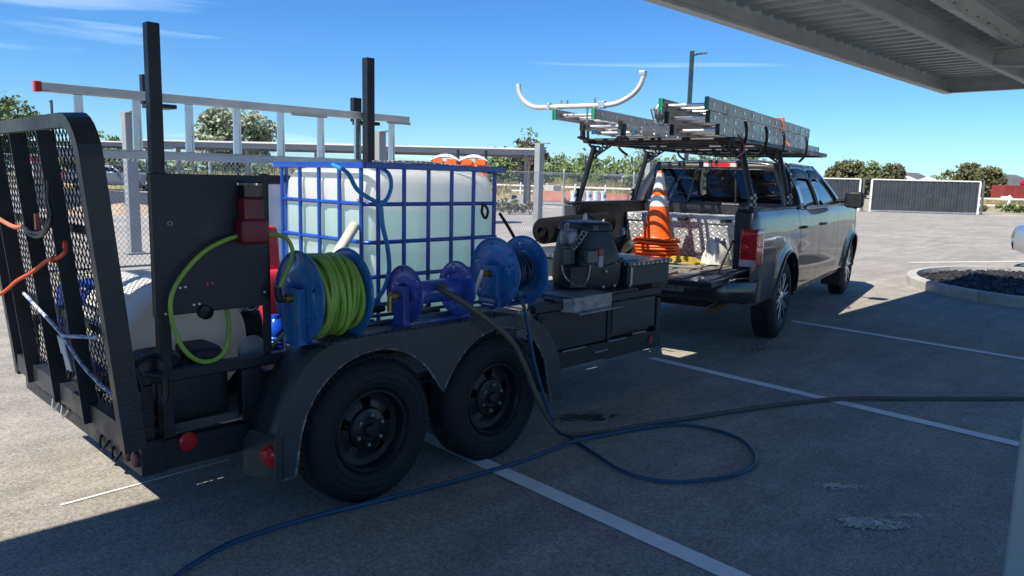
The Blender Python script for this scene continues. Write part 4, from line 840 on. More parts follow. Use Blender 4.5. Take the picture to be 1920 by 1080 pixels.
# ------------------------------------------------------------------ grey pickup
PAINT = mat('truck_grey_paint', (.017, .0185, .022), .42, .1, .08, 3, coat=.65, rvar=.04)
GLS = glass('truck_glass', (.05, .06, .07), .42)
TRIM = mat('black_trim', (.010, .010, .012), .45)
INT = mat('interior_grey', (.09, .09, .095), .8)
TIRE = RUB
def lerp_tab(tab, z):
    for (a, va), (b, vb) in zip(tab[:-1], tab[1:]):
        if z <= b: u = (z - a) / (b - a); u = max(0, min(1, u)); return va + (vb - va) * u
    return tab[-1][1]
WTAB = [(.40, .945), (.47, .968), (.62, .985), (.80, .992), (.93, .990), (.985, .996), (1.06, .990), (1.18, .975), (1.26, .962), (1.30, .945), (1.34, .92)]
def pickup(name, label, loc, rz, paint, wheels_full=True, WB=3.95, group=None):
    T = thing(name, label, 'pickup', loc, rz, group)
    def b(mb, nm, m, par=None, **k): return mb.build(nm, m, par or T, local=True, **k)
    AR = .475; WZ = .415
    def wid(x, z):
        y = lerp_tab(WTAB, z)
        for wx in (0, WB):
            d = math.hypot(x - wx, z - WZ); y += .030 * math.exp(-((d - AR) / .075) ** 2)
        if x > 4.15: y -= .30 * ((x - 4.15) / .75) ** 2.2
        if x < -1.0: y -= .05 * ((-1.0 - x) / .22) ** 2
        return y
    def topz(x):
        if x < .55: return 1.315
        if x < 2.9: return 1.30
        return 1.30 - .14 * ((x - 2.9) / 1.9) ** 1.6
    def side(nm, x0, x1, n, s):
        def zb(x):
            z = .47 if x < -.5 else .43
            for wx in (0, WB):
                d = abs(x - wx)
                if d < AR: z = max(z, WZ + math.sqrt(AR * AR - d * d))
            return z
        def fn(u, v):
            x = x0 + (x1 - x0) * u; a, c = zb(x), topz(x); z = a + (c - a) * v; return (x, s * wid(x, z), z)
        mb = MB(); mb.grid(fn, n, 18); return b(mb, nm, paint, smooth=50)
    for s in (-1, 1):
        bs = side('bed_side', -1.20, .532, 60, s)
        mb = MB(); mb.box((-1.19, min(s * .80, s * .945), 1.312), (.53, max(s * .80, s * .945), 1.335)); b(mb, 'bed_rail_cap', TRIM, bevel=.008)
        mb = MB(); mb.box((-1.19, min(s * .80, s * .83), .82), (.53, max(s * .80, s * .83), 1.312)); b(mb, 'bed_inner_wall', BLKP)
        for nm, x0, x1 in (('door', .545, 1.60), ('door', 1.612, 2.78)):
            dr = side(nm, x0, x1, 26, s); hx = x1 - .16 if False else x0 + .16
            yv = s * (wid(hx, 1.10) + .03); mb = MB(); mb.tube(cat_rom([(hx - .07, s * (wid(hx, 1.1) - .005), 1.105), (hx - .05, yv, 1.11), (hx + .07, yv, 1.11), (hx + .09, s * (wid(hx, 1.1) - .005), 1.105)], 4), .014, 8); b(mb, 'handle', CHR if nm == 'x' else paint, dr, smooth=50)
        side('front_fender', 2.792, 4.86, 70, s)
        # lower body side shadow gap plates and rocker
        mb = MB(); mb.box((.5, min(s * .86, s * .93), .38), (3.42, max(s * .86, s * .93), .44)); b(mb, 'rocker', TRIM)
        for wx in (0, WB):
            mb = MB(); P = [(wx + AR * math.cos(a), s * (wid(wx + AR * math.cos(a), WZ + AR * math.sin(a)) + .002), WZ + AR * math.sin(a)) for a in [R(2 + 176 * i / 40) for i in range(41)]]
            mb.tube(P, .014, 7); b(mb, 'arch_lip', paint, smooth=60)
            mb = MB(); mb.grid(lambda u, v: (wx + (AR + .012) * math.cos(R(-4 + 188 * u)), s * (.975 - .42 * v), WZ + (AR + .012) * math.sin(R(-4 + 188 * u))), 30, 3)
            mb.add([(wx + (AR + .012) * math.cos(R(-4 + 188 * i / 30)), s * .555, WZ + (AR + .012) * math.sin(R(-4 + 188 * i / 30))) for i in range(31)], [tuple(range(31))]); b(mb, 'wheel_well', TRIM, smooth=50)
        # mud flap
        mb = MB(); mb.box((WB - .55, min(s * .72, s * .97), .18), (WB - .54, max(s * .72, s * .97), .60)); FLP = b(mb, 'mud_flap', TRIM)
        if wheels_full and s < 0:
            Mw = FR[T.name].inverted(); text('GMC', 'lettering', mat('flap_print', (.20, .21, .22), .5), .085, Mw @ frame(V((WB - .5515, -.845, .46)), (0, -1, 0), (0, 0, 1)), FLP)
    for s in (-1, 1):
        mb = MB(); mb.tube([(x / 20, s * (wid(x / 20, 1.295) - .004), 1.303) for x in range(11, 56)], .008, 5); b(mb, 'belt_trim', TRIM)
    # bed floor, bulkhead, tailgate lowered
    mb = MB(); mb.box((-1.2, -.80, .715), (.53, .80, .745))
    for i in range(9): mb.box((-1.2, -.74 + i * .17, .7455), (.53, -.66 + i * .17, .756))
    b(mb, 'bed_floor', mat('bed_liner', (.16, .15, .14), .7, 0, .3, 6, .2, 40, c2=(.33, .30, .25), thr=(.5, .65), c2scale=5))
    mb = MB(); mb.box((.505, -.80, .8), (.53, .80, 1.31)); b(mb, 'bulkhead', BLKP)
    mb = MB(); mb.box((-1.72, -.79, .675), (-1.205, .79, .73)); TG = b(mb, 'tailgate', paint, bevel=.012)
    mb = MB()
    for i in range(7): mb.box((-1.70, -.74 + i * .22, .7305), (-1.22, -.66 + i * .22, .74))
    b(mb, 'tailgate_liner', mat('gate_liner', (.18, .185, .19), .45, .3, .2, 8), TG)
    for s in (-1, 1):
        mb = MB(); mb.bar((-1.20, s * .785, 1.05), (-1.55, s * .785, .80), .006, .02); b(mb, 'gate_strap', BLKP, TG)
        mb = MB()   # tail lamp wrapping the corner
        mb.grid(lambda u, v: ((-1.20 - .012) if u < .5 else -1.21 + (u - .5) * .46, s * ((.855 + u * 2 * .085) if u < .5 else wid(-1.0, 1.0) + .004 - .002), .83 + .33 * v), 12, 8)
        TL = b(mb, 'tail_lamp', REDL, smooth=50, solid=.008)
        mb = MB(); mb.grid(lambda u, v: ((-1.2145) if u < .5 else -1.213 + (u - .5) * .44, s * ((.855 + u * 2 * .085) if u < .5 else wid(-1.0, .9) + .007), .832 + .06 * v), 8, 2); b(mb, 'reverse_lens', mat('lens_pink', (.55, .38, .40), .15, 0, .2, 20, coat=.5), TL, solid=.006)
        for zq in (.935, 1.06):   # lens dividers and reflector bowls
            mb = MB(); mb.box((-1.2235, min(s * .862, s * .938), zq), (-1.2165, max(s * .862, s * .938), zq + .012)); b(mb, 'lens_divider', mat('lens_dark', (.12, .004, .006), .3), TL)
        for zq in (1.0, 1.115):
            mb = MB(); mb.lathe([(.026, 0), (.026, .003), (.018, .007), (0, .008)], (-1.2165, s * .90, zq), (-1, 0, 0), 18); b(mb, 'lamp_bowl', mat('lens_bright', (.70, .03, .04), .15, coat=.6), TL)
        mb = MB(); mb.box((-1.205, min(s * .785, s * .935), .80), (-1.14, max(s * .785, s * .935), 1.31)); b(mb, 'bed_corner', paint, bevel=.015)
    # rear bumper
    mb = MB()
    sec = [(-1.30, .50), (-1.36, .54), (-1.375, .62), (-1.35, .69), (-1.27, .715), (-1.2, .715), (-1.2, .50)]
    def bs_(u, v):
        y = -1.0 + 2.0 * u; i = min(int(v * 6), 5); f = v * 6 - i; x = sec[i][0] + (sec[i + 1][0] - sec[i][0]) * f; z = sec[i][1] + (sec[i + 1][1] - sec[i][1]) * f
        wrap = max(0, (abs(y) - .72) / .28); return (x + .22 * wrap ** 2, y, z)
    mb.grid(bs_, 32, 6); b(mb, 'rear_bumper', mat('bumper_dark', (.10, .105, .11), .25, .7, .1, 4), smooth=40)
    mb = MB(); mb.box((-1.36, -.34, .56), (-1.378, .34, .68)); b(mb, 'bumper_recess', TRIM)
    PL = MB(); PL.box((-1.384, -.42, .575), (-1.379, -.12, .675)); pl = b(PL, 'licence_plate', mat('plate_dull', (.20, .22, .25), .5))
    if wheels_full:
        Mw = FR[T.name].inverted(); text('218', 'plate_number', mat('plate_ink', (.02, .03, .05), .5), .085, Mw @ frame(V((-1.3855, -.31, .622)), (0, -1, 0), (0, 0, 1)), pl)
        mb = MB(); mb.box((-1.52, -.025 - .02, .50), (-1.2, .045, .56)); mb.ball((-1.50, .0, .59), .026, 10); b(mb, 'hitch', BLK)
        mb = MB(); mb.cyl((-1.22, -.62, .40), (-.7, -.62, .42), .035, n=14); b(mb, 'tail_pipe', mat('rusty_pipe', (.17, .09, .055), .8, .3))
    # chassis mass
    mb = MB(); mb.box((-1.15, -.55, .42), (4.6, .55, .60)); b(mb, 'chassis', TRIM)
    mb = MB(); mb.box((.50, -.855, .405), (3.44, .855, .64)); b(mb, 'underbody', TRIM)
    mb = MB(); mb.cyl((0, -.8, .41), (0, .8, .41), .06, n=10); mb.ball((0, 0, .41), .16, 12); b(mb, 'rear_axle', TRIM)
    # cab upper body
    def S(x, t, s, ins=0): return (x, s * (.945 - .02 * t - .225 * max(0, t) ** 1.5 - ins), 1.30 + .49 * t)
    def poly(s, pts, ins=0): return [S(x, t, s, ins) for x, t in pts]
    def strip(mb, s, A, B_, n=8, ins=0):
        vs = []
        for i in range(n + 1):
            u = i / n; xa = A[0][0] + (A[1][0] - A[0][0]) * u; ta = A[0][1] + (A[1][1] - A[0][1]) * u; xb = B_[0][0] + (B_[1][0] - B_[0][0]) * u; tb = B_[0][1] + (B_[1][1] - B_[0][1]) * u
            vs += [S(xa, ta, s, ins), S(xb, tb, s, ins)]
        mb.add(vs, [(2 * i, 2 * i + 1, 2 * i + 3, 2 * i + 2) for i in range(n)])
    for s in (-1, 1):
        mb = MB()
        strip(mb, s, ((.532, 0), (.66, 1)), ((.80, 0), (.86, 1))); strip(mb, s, ((1.55, 0), (1.55, 1)), ((1.66, 0), (1.66, 1))); strip(mb, s, ((2.90, 0), (2.12, 1)), ((3.10, 0), (2.30, 1)))
        strip(mb, s, ((.79, .86), (2.24, .86)), ((.83, 1), (2.13, 1)), 10); strip(mb, s, ((.75, -.02), (2.95, -.02)), ((.75, .05), (2.95, .05)), 10)
        b(mb, 'pillars', paint, smooth=40, solid=.02)
        for nm, A, B_ in (('side_window', ((.79, .05), (.85, .87)), ((1.555, .05), (1.555, .87))), ('side_window', ((1.655, .05), (1.655, .87)), ((2.88, .05), (2.23, .87)))):
            mb = MB(); strip(mb, s, A, B_, 8, .014); b(mb, nm, GLS, smooth=40)
            mb = MB(); x0, x1 = A[1][0] - .02, B_[1][0] + .03; mb.grid(lambda u, v: (x0 + (x1 - x0) * u, s * (abs(S(0, .86 - .20 * v, 1)[1]) + .012 + .03 * v * (1 - v) * 2), 1.30 + .49 * (.90 - .22 * v) - .03 * (abs(u - .5) * 2) ** 4), 12, 3); b(mb, 'window_visor', TRIM, smooth=50)
        # mirror
        mb = MB(); mb.tube([(2.78, s * .94, 1.36), (2.74, s * 1.06, 1.37)], .025, 8); mi = b(mb, 'mirror_arm', TRIM)
        mb = MB(); mb.rbox((2.66, min(s * 1.05, s * 1.28), 1.28), (2.80, max(s * 1.05, s * 1.28), 1.49), .45); b(mb, 'mirror_shell', TRIM, mi, smooth=50)
        mb = MB(); mb.box((2.652, min(s * 1.07, s * 1.26), 1.30), (2.658, max(s * 1.07, s * 1.26), 1.47)); b(mb, 'mirror_glass', mat('mirror_glass', (.06, .065, .07), .12, .6), mi)
    def roof(u, v):
        x = .64 + (2.34 - .64) * u; y = -.72 + 1.44 * v; return (x, y * (1 - .03 * abs(2 * u - 1) ** 3), 1.785 + .045 * (1 - (abs(2 * v - 1)) ** 2.6) - .035 * (abs(2 * u - 1)) ** 4)
    mb = MB(); mb.grid(roof, 20, 20); b(mb, 'roof', paint, smooth=50, solid=.02)
    # rear wall: frame and glass
    def Bk(y, t): return (.532 + .125 * t, y * (.935 - .235 * t ** 1.4), 1.30 + .49 * t)
    mb = MB(); mb.grid(lambda u, v: Bk(-1 + 2 * u, v), 24, 12, skip=lambda i, j: 2 <= i <= 21 and 1 <= j <= 9); b(mb, 'rear_wall', paint, smooth=40, solid=.015)
    mb = MB(); mb.grid(lambda u, v: (lambda q: (q[0] - .004, q[1], q[2]))(Bk(-.86 + 1.72 * u, .06 + .78 * v)), 12, 6); RW = b(mb, 'rear_window', GLS, smooth=40)
    mb = MB(); q0, q1 = Bk(-.30, .06), Bk(-.30, .84); mb.bar((q0[0] - .006, q0[1], q0[2]), (q1[0] - .006, q1[1], q1[2]), .012, .012); q0, q1 = Bk(.30, .06), Bk(.30, .84); mb.bar((q0[0] - .006, q0[1], q0[2]), (q1[0] - .006, q1[1], q1[2]), .012, .012); b(mb, 'slider_frame', TRIM, RW)
    mb = MB(); mb.box((.615, -.25, 1.735), (.645, .14, 1.785)); BL_ = b(mb, 'brake_lamp', REDL, bevel=.006)
    for s in (-1, 1):
        mb = MB(); mb.box((.612, -.055 + s * .15 - .04, 1.74), (.6148, -.055 + s * .15 + .04, 1.78)); b(mb, 'cargo_lens', mat('lens_pale', (.6, .5, .5), .2), BL_)
    # windscreen, hood, nose
    mb = MB(); mb.grid(lambda u, v: (3.08 - .76 * v, (-1 + 2 * u) * (.90 - .22 * v), 1.29 + .485 * v + 0 * u), 10, 8); b(mb, 'windscreen', GLS, smooth=40)
    mb = MB(); mb.grid(lambda u, v: (2.95 + 1.85 * u, (-1 + 2 * v) * (wid(2.95 + 1.85 * u, topz(2.95 + 1.85 * u)) - .002), topz(2.95 + 1.85 * u) + .055 * (1 - abs(2 * v - 1) ** 3) * (1 - .4 * u)), 20, 16); b(mb, 'hood', paint, smooth=50)
    mb = MB(); mb.box((4.70, -.80, .78), (4.86, .80, 1.14)); b(mb, 'grille', TRIM, bevel=.03)
    mb = MB(); mb.rbox((4.66, -.93, .46), (5.02, .93, .78), .35); b(mb, 'front_bumper', CHR, smooth=50)
    # interior
    mb = MB(); mb.box((.75, -.72, .9), (2.75, .72, 1.0)); b(mb, 'cab_floor', TRIM)
    for x, ys in ((.95, (-.45, 0, .45)), (1.85, (-.38, .38))):
        for y in ys:
            mb = MB(); w_ = .20 if x > 1 else .22; mb.rbox((x - .02, y - w_, .95), (x + .14, y + w_, 1.42), .4); mb.rbox((x - .01, y - .12, 1.43), (x + .09, y + .12, 1.60), .5); b(mb, 'seat', INT, smooth=50)
    mb = MB(); mb.ring((2.45, .38, 1.30), (-.9, 0, .5), .19, .016, 30, 8); mb.bar((2.45, .38, 1.30), (2.6, .38, 1.2), .05, .05); mb.bar((2.45, .20, 1.30), (2.45, .56, 1.30), .03, .02); b(mb, 'steering_wheel', mat('wheel_grey', (.18, .18, .17), .5), smooth=50)
    mb = MB(); mb.rbox((2.6, -.80, 1.05), (3.0, .80, 1.30), .5); b(mb, 'dashboard', INT, smooth=50)
    mb = MB(); mb.rbox((2.32, -.12, 1.62), (2.36, .12, 1.69), .4); b(mb, 'rear_view_mirror', TRIM, smooth=50)
    # wheels
    ALW = mat('alloy_wheel', (.55, .56, .58), .22, .9, .1, 8)
    for wx in (0, WB):
        for s in (-1, 1):
            c = V((wx, s * .985, .415)); ax = V((0, -s, 0))
            prof = [(.245, .02), (.26, .006), (.29, .0), (.34, .004), (.375, .018), (.398, .04), (.41, .055), (.415, .09), (.415, .17), (.41, .20), (.395, .22), (.35, .235), (.25, .225)]
            mb = MB(); mb.lathe(prof, c, ax, 64); TY = b(mb, 'wheel_tyre', TIRE, smooth=35)
            mb = MB()
            for i in range(64):
                a = 2 * math.pi * i / 64
                for h0, h1, of in ((.045, .085, 0), (.09, .125, .5), (.13, .165, 0), (.17, .21, .5)):
                    aa = a + of * 2 * math.pi / 64; d = V((math.cos(aa), 0, math.sin(aa))); mb.bar(c + d * .416 + ax * h0, c + d * .416 + ax * h1, .028, .009, d)
            b(mb, 'tread', TIRE, TY)
            mb = MB(); mb.lathe([(.248, .022), (.252, .008), (.244, .004), (.236, .012), (.228, .05), (.222, .24)], c, ax, 48); RM = b(mb, 'rim', mat('rim_barrel_dark', (.03, .03, .033), .3, .5), TY, smooth=40)
            mb = MB(); mb.lathe([(.222, .10), (.05, .10), (0, .10)], c, ax, 30); b(mb, 'brake_disc', TRIM, TY)
            mb = MB(); mb.lathe([(.070, .05), (.066, .022), (.05, .014), (0, .012)], c, ax, 24); b(mb, 'centre_cap', ALW, TY, smooth=40)
            for i in range(6):
                a = 2 * math.pi * i / 6 + .3
                for da in (-.13, .13):
                    d0 = V((math.cos(a + da * .4), 0, math.sin(a + da * .4))); d1 = V((math.cos(a + da * 1.5), 0, math.sin(a + da * 1.5)))
                    mb = MB(); mb.bar(c + d0 * .055 + ax * .028, c + d1 * .238 + ax * .022, .030, .024, (0, -s, 0)); b(mb, 'spoke', ALW, TY, bevel=.004)
    return T
TLOC = V((7.177, 4.257, 0)); TRZ = R(11.5)
PK = pickup('pickup_truck', 'dark grey crew cab pickup with ladder rack, tailgate lowered', TLOC, TRZ, PAINT)
TM = Matrix.Translation(TLOC) @ Matrix.Rotation(TRZ, 4, 'Z')
def wl(p): return TM @ V(p)
# ladder rack (bolted on: part of the truck)
RK = mat('rack_black', (.014, .016, .02), .38, .2, .2, 6)
def pk(mb, nm, m=RK, par=None, **k): return mb.build(nm, m, par or PK, local=True, **k)
for s in (-1, 1):
    for x, nm in ((-1.0, 'rack_post'), (.38, 'rack_post')):
        mb = MB(); mb.tube([(x, s * .875, 1.34), (x + .01, s * .86, 1.42), (x + .03, s * .735, 1.90)], .027, 10); po = pk(mb, nm, smooth=50)
        mb = MB(); mb.box((x - .05, s * .885 - .012, 1.337), (x + .05, s * .885 + .012, 1.47)); pk(mb, 'foot_plate', RK, po, bevel=.008)
        for z in (1.37, 1.43):
            mb = MB(); mb.cyl((x, s * .895, z), (x, s * .912, z), .013, n=8); pk(mb, 'bolt', STEEL, po); mb = MB(); mb.cyl((x - .045, s * .885, z), (x - .062, s * .885, z), .013, n=8); pk(mb, 'bolt', STEEL, po)
        # gusset plate with round holes
        n = 40
        mb = MB()
        for ang0, (hy, hz, hr) in enumerate(((s * .70, 1.86, .030), (s * .62, 1.905, .026), (s * .56, 1.93, .020), (s * .735, 1.80, .022), (s * .665, 1.80 + .06, .018))): mb.ring((x + .03, hy, hz), (1, 0, 0), hr, .010, 18, 6)
        mb.tube([(x + .03, s * .77, 1.76), (x + .03, s * .66, 1.83), (x + .03, s * .52, 1.92)], .010, 6); mb.tube([(x + .03, s * .73, 1.94), (x + .03, s * .50, 1.955)], .010, 6)
        pk(mb, 'gusset', RK, po, smooth=50)
    mb = MB(); mb.tube([(-1.2, s * .725, 1.935), (2.95, s * .725, 1.955)], .027, 10); pk(mb, 'rack_side_rail', smooth=50)
    for x in (-1.0, -.3, .4, 1.5):
        mb = MB(); mb.tube(cat_rom([(x + .06, s * .70, 1.83), (x, s * .77, 1.90), (x - .02, s * .79, 2.0), (x - .02, s * .78, 2.075), (x + .02, s * .76, 2.10)], 4), .014, 7); pk(mb, 'load_stop', smooth=50)
for x in (-1.0, -.55, .38, 1.2, 2.0, 2.8):
    mb = MB(); mb.tube([(x, -.725, 1.945), (x, .725, 1.945)], .024, 10); pk(mb, 'rack_cross_bar', smooth=50)
mb = MB(); mb.tube(cat_rom([(-.98, -.70, 1.99), (-1.0, -.76, 1.93), (-1.03, -.78, 1.84), (-.98, -.72, 1.80)], 5), .007, 6); mb.build('pink_tie', mat('tie_pink', (.55, .12, .2), .6), PK, local=True)
# ladders on the rack
GRN = mat('cap_green', (.01, .24, .13), .45); GRB = mat('cap_blue', (.02, .10, .26), .45)
LGR = mat('ladder_grey', (.56, .555, .54), .45, .2, .18, 3, c2=(.25, .25, .25), thr=(.55, .68), c2scale=6)
def ladder(label, x0, x1, y0, y1, z0, h, capm, shoe=False, nrung=None, cap0=True):
    t = thing('extension_ladder', label, 'ladder', wl(((x0 + x1) / 2, (y0 + y1) / 2, z0)), TRZ, 'ladders on the truck rack')
    cxl, cyl_ = (x0 + x1) / 2, (y0 + y1) / 2
    def q(x, y, z): return (x - cxl, y - cyl_, z - z0)
    rung_x = [x0 + .12 + .305 * i for i in range(int((x1 - x0 - .1) / .305) + 1)]
    for s, y in ((-1, y0), (1, y1)):
        mb = MB(); mb.box(q(x0, y - .003, z0), q(x1, y + .003, z0 + h)); yi = y - s * .03
        mb.box(q(x0, min(y - s * .0035, yi), z0), q(x1, max(y - s * .0035, yi), z0 + .004)); mb.box(q(x0, min(y - s * .0035, yi), z0 + h - .004), q(x1, max(y - s * .0035, yi), z0 + h)); rl = mb.build('rail', LGR, t, local=True)
        mb = MB()
        for x in rung_x: mb.cyl(q(x, y - .0 * s, z0 + h * .5), q(x, y + s * .009, z0 + h * .5), .019, n=14)
        tag(mb.build('rung_collars', ALUB, rl, local=True), kind='stuff')
        for xx_, e in (((x0, -1), (x1, 1)) if cap0 else ((x1, 1),)):
            mb = MB(); mb.box(q(min(xx_, xx_ + e * .02), y - .006, z0 - .004), q(max(xx_, xx_ + e * .02), y + .006, z0 + h + .004)); mb.box(q(min(xx_, xx_ + e * .015), min(y, yi), z0 - .003), q(max(xx_, xx_ + e * .015), max(y, yi), z0 + h + .003)); mb.build('end_cap', capm, t, local=True)
    for x in rung_x:
        mb = MB(); mb.cyl(q(x, y0, z0 + h * .5), q(x, y1, z0 + h * .5), .017, n=10); mb.build('rung', ALUB, t, local=True, smooth=50)
    if shoe:
        for y in (y0, y1):
            mb = MB(); mb.hexa([q(x0 - .02, y - .03, z0 - .07), q(x0 + .10, y - .03, z0 - .09), q(x0 + .10, y + .03, z0 - .09), q(x0 - .02, y + .03, z0 - .07), q(x0 + .0, y - .03, z0 - .055), q(x0 + .1, y - .03, z0 - .07), q(x0 + .1, y + .03, z0 - .07), q(x0 + .0, y + .03, z0 - .055)]); mb.box(q(x0 + .02, y - .02, z0 - .08), q(x0 + .05, y + .02, z0 + .05)); mb.build('swivel_shoe', BLKP, t, local=True)
    return t
ladder('topmost grey ladder of the near stack on the truck rack, green end caps', -1.58, 2.36, -.615, -.185, 2.165, .10, GRN)
ladder('middle grey ladder of the near stack on the truck rack', -1.48, 2.42, -.598, -.205, 2.065, .095, BLKP)
ladder('bottom grey ladder of the near stack on the truck rack, reaching furthest forward', -1.30, 2.95, -.63, -.19, 1.972, .09, BLKP)
ladder('upper ladder of the far stack on the truck rack, green end caps, under the stabiliser', -1.98, 1.9, .235, .64, 2.075, .085, GRN)
ladder('middle ladder of the far stack on the truck rack with black swivel feet', -1.72, 2.0, .10, .50, 2.00, .07, BLKP, True)
ladder('lowest ladder of the far stack on the truck rack, blue end caps', -1.60, 2.3, .02, .44, 1.972, .027, GRB)
mb = MB()   # rung locks of the near stack
for y in (-.17, -.20):
    mb.tube(cat_rom([(-1.50, y, 2.26), (-1.54, y + .03, 2.18), (-1.50, y + .05, 2.11), (-1.44, y + .02, 2.10)], 4), .010, 6); mb.tube([(-1.52, y, 2.2), (-1.50, y + .10, 2.19), (-1.46, y + .08, 2.08), (-1.48, y + .02, 2.06)], .009, 6); mb.box((-1.46, y - .01, 2.05), (-1.40, y + .06, 2.22))
o = mb.build('ladder_lock', STEEL, None); o.matrix_world = TM; tag(o, 'steel rung lock bracket hanging between the two ladder stacks', 'bracket')
mb = MB()   # ladder stabiliser
P = [(-1.96, 1.03, 2.40), (-1.96, 1.015, 2.32), (-1.96, .96, 2.245), (-1.96, .87, 2.195), (-1.96, .78, 2.185)]
P2 = [(-1.96, .15, 2.185), (-1.96, .04, 2.20), (-1.96, -.08, 2.255), (-1.96, -.155, 2.33), (-1.96, -.195, 2.435)]
mb.tube(cat_rom(P, 5) + cat_rom(P2, 5), .022, 8)
ST = thing('ladder_stabiliser', 'curved aluminium stabiliser bar lying across the far ladder stack', 'stabiliser', wl((-1.96, .45, 2.16)), TRZ)
o3 = V((-1.96, .45, 2.16)); mb.v = [tuple(V(v) - o3) for v in mb.v]; mb.build('bar', mat('stabiliser_alu', (.74, .73, .70), .4, .35, .08, 5), ST, local=True, smooth=60)
for a_, b_ in (((-.03, .235, .0), (.03, .265, .06)), ((-.03, -.30, .0), (.03, -.24, .06)), ((-.025, -.655, .255), (.025, -.60, .29))): mb = MB(); mb.box(a_, b_); mb.build('clamp', ALUB, ST, local=True, bevel=.004)
for y, z0_, z1_ in ((-.13, -.12, .05), (.13, .04, .085), (.07, .04, .08), (-.2, .04, .085)): mb = MB(); mb.tube([(0, y, z0_), (0, y, z1_)], .009, 6); mb.build('bolt', STEEL, ST, local=True)
mb = MB(); mb.tube(cat_rom([wl((.95, -.63, 2.29)), wl((.95, -.64, 2.16)), wl((.95, -.66, 2.05)), wl((.95, -.72, 1.98))], 4), .009, 6); mb.tube([wl((.95, -.63, 2.285)), wl((.97, -.17, 2.285))], .010, 6); one(mb, 'ratchet_strap', mat('strap_orange', (.62, .12, .03), .6), 'orange strap tied over the near ladder stack', 'strap', wl((.95, -.63, 2.0)))
# load in the bed
CHT = thing('cross_bed_chest', 'bright diamond plate toolbox across the truck bed below the rear window', 'toolbox', wl((.25, 0, .757)), TRZ)
CH = tread('chest_tread_x', (.55, .56, .57), .3, .55, .052, 1., 'YZ', (.82, .83, .84)); CHt = tread('chest_tread_top', (.6, .61, .62), .3, .55, .052, 1., 'XY', (.82, .83, .84))
mb = MB(); mb.box((-.25, -.78, 0), (.22, .78, .37)); mb.build('chest_body', CH, CHT, local=True, bevel=.004)
mb = MB(); mb.box((-.265, -.79, .371), (.235, .79, .445)); LDc = mb.build('lid', CH, CHT, local=True, bevel=.006)
mb = MB(); mb.box((-.25, -.785, .446), (.23, .785, .454)); mb.build('lid_top', CHt, LDc, local=True)
for y in (-.35, .12):
    mb = MB(); mb.box((-.275, y - .06, .39), (-.266, y + .06, .425)); mb.build('paddle_latch', BLKP, LDc, local=True, bevel=.003)
mb = MB(); mb.box((-.2535, -.10, .02), (-.2505, .78, .28)); mb.build('patched_plate', CH, CHT, local=True)
# cones
ORG = mat('cone_orange', (.88, .125, .012), .5, 0, .12, 5, c2=(.25, .05, .02), thr=(.62, .75), c2scale=12); WHC = mat('cone_collar', (.80, .78, .76), .45, 0, .08, 5, c2=(.4, .38, .36), thr=(.62, .8), c2scale=10)
bx, by = -.52, .20
def cone(label, z, ang, hidden):
    t = thing('traffic_cone', label, 'traffic cone', wl((bx, by, z)), TRZ + ang, 'stacked traffic cones in the truck bed')
    rnd = random.Random(int(z * 1000)); w_ = .215
    def fn(u, v):
        x, y = -w_ + 2 * w_ * u, -w_ + 2 * w_ * v; r = max(abs(x), abs(y)); cn = min(1, max(0, (math.hypot(x, y) - .22) / .08)); sg = 1 - .16 * cn
        return (x * sg, y * sg, .012 + .010 * math.sin(7 * x + z * 40) * math.cos(6 * y + z * 23) + rnd.uniform(-.0006, .0006))
    mb = MB(); mb.grid(fn, 14, 14); mb.build('base', ORG, t, local=True, smooth=50, solid=.020)
    H = .70; r0, r1 = .15, .028
    prof = [(r0 + .02, .015), (r0 + .006, .03), (r0, .045)]
    for k in range(1, 13): prof.append((r0 + (r1 - r0) * k / 12, .045 + (H - .045) * k / 12))
    prof += [(r1 - .006, H + .004), (r1 - .010, H - .03)]
    mb = MB(); mb.lathe(prof, (0, 0, 0), (0, 0, 1), 40); mb.build('body', ORG, t, local=True, smooth=50)
    if not hidden:
        for h0, h1 in ((.345, .455), (.51, .68)):
            f = lambda h: r0 + (r1 - r0) * (h - .045) / (H - .045) + .0018
            mb = MB(); mb.lathe([(f(h0), h0), (f(h1), h1)], (0, 0, 0), (0, 0, 1), 40); mb.build('white_collar', WHC, t, local=True, smooth=50)
    return t
lab = ['bottom', 'second lowest', 'third lowest', 'middle', 'third highest', 'second highest']
for i in range(6): cone('orange cone base, %s of the cone stack in the truck bed' % lab[i], .758 + .034 * i, random.uniform(-.12, .12), True)
cone('orange cone with two white collars on top of the stack', .758 + .034 * 6, .03, False)
# bits in the bed
mb = MB(); mb.grid(lambda u, v: (lambda a, h: V((-.50 + (.13 + .03 * math.sin(5 * a + 3 * h)) * (1 - .35 * h ** 2) * math.cos(a), -.42 + (.12 + .025 * math.sin(4 * a + 5 * h)) * (1 - .35 * h ** 2) * math.sin(a), .76 + .24 * h + .02 * math.sin(3 * a) * h)))(2 * math.pi * u, v), 28, 10, closeu=True)
k0 = len(mb.v) - 28; mb.f.append(list(range(k0, k0 + 28)))
o = mb.build('white_sack', mat('sack_white', (.66, .65, .63), .7, 0, .12, 6, .4, 20), None, smooth=60, origin=(-.5, -.42, .758)); o.matrix_world = TM @ Matrix.Translation((-.5, -.42, .758)); tag(o, 'crumpled white sack in the truck bed behind the tail lamp', 'sack')
def loc_one(mb, name, m, label, cat, origin, **k):
    o = mb.build(name, m, None, origin=origin, **k); o.matrix_world = TM @ Matrix.Translation(origin); return tag(o, label, cat)
mb = MB()
for i in range(4): mb.ring((-.62, -.12, 0.768 + .012 * i), (.05 * i, .03, 1), .17 - .012 * i, .009, 30, 6)
mb.tube(cat_rom([(-.5, -.2, 0.770), (-.7, -.35, 0.770), (-.95, -.38, 0.768), (-1.1, -.2, 0.768), (-1.0, .1, 0.768)], 6), .009, 6)
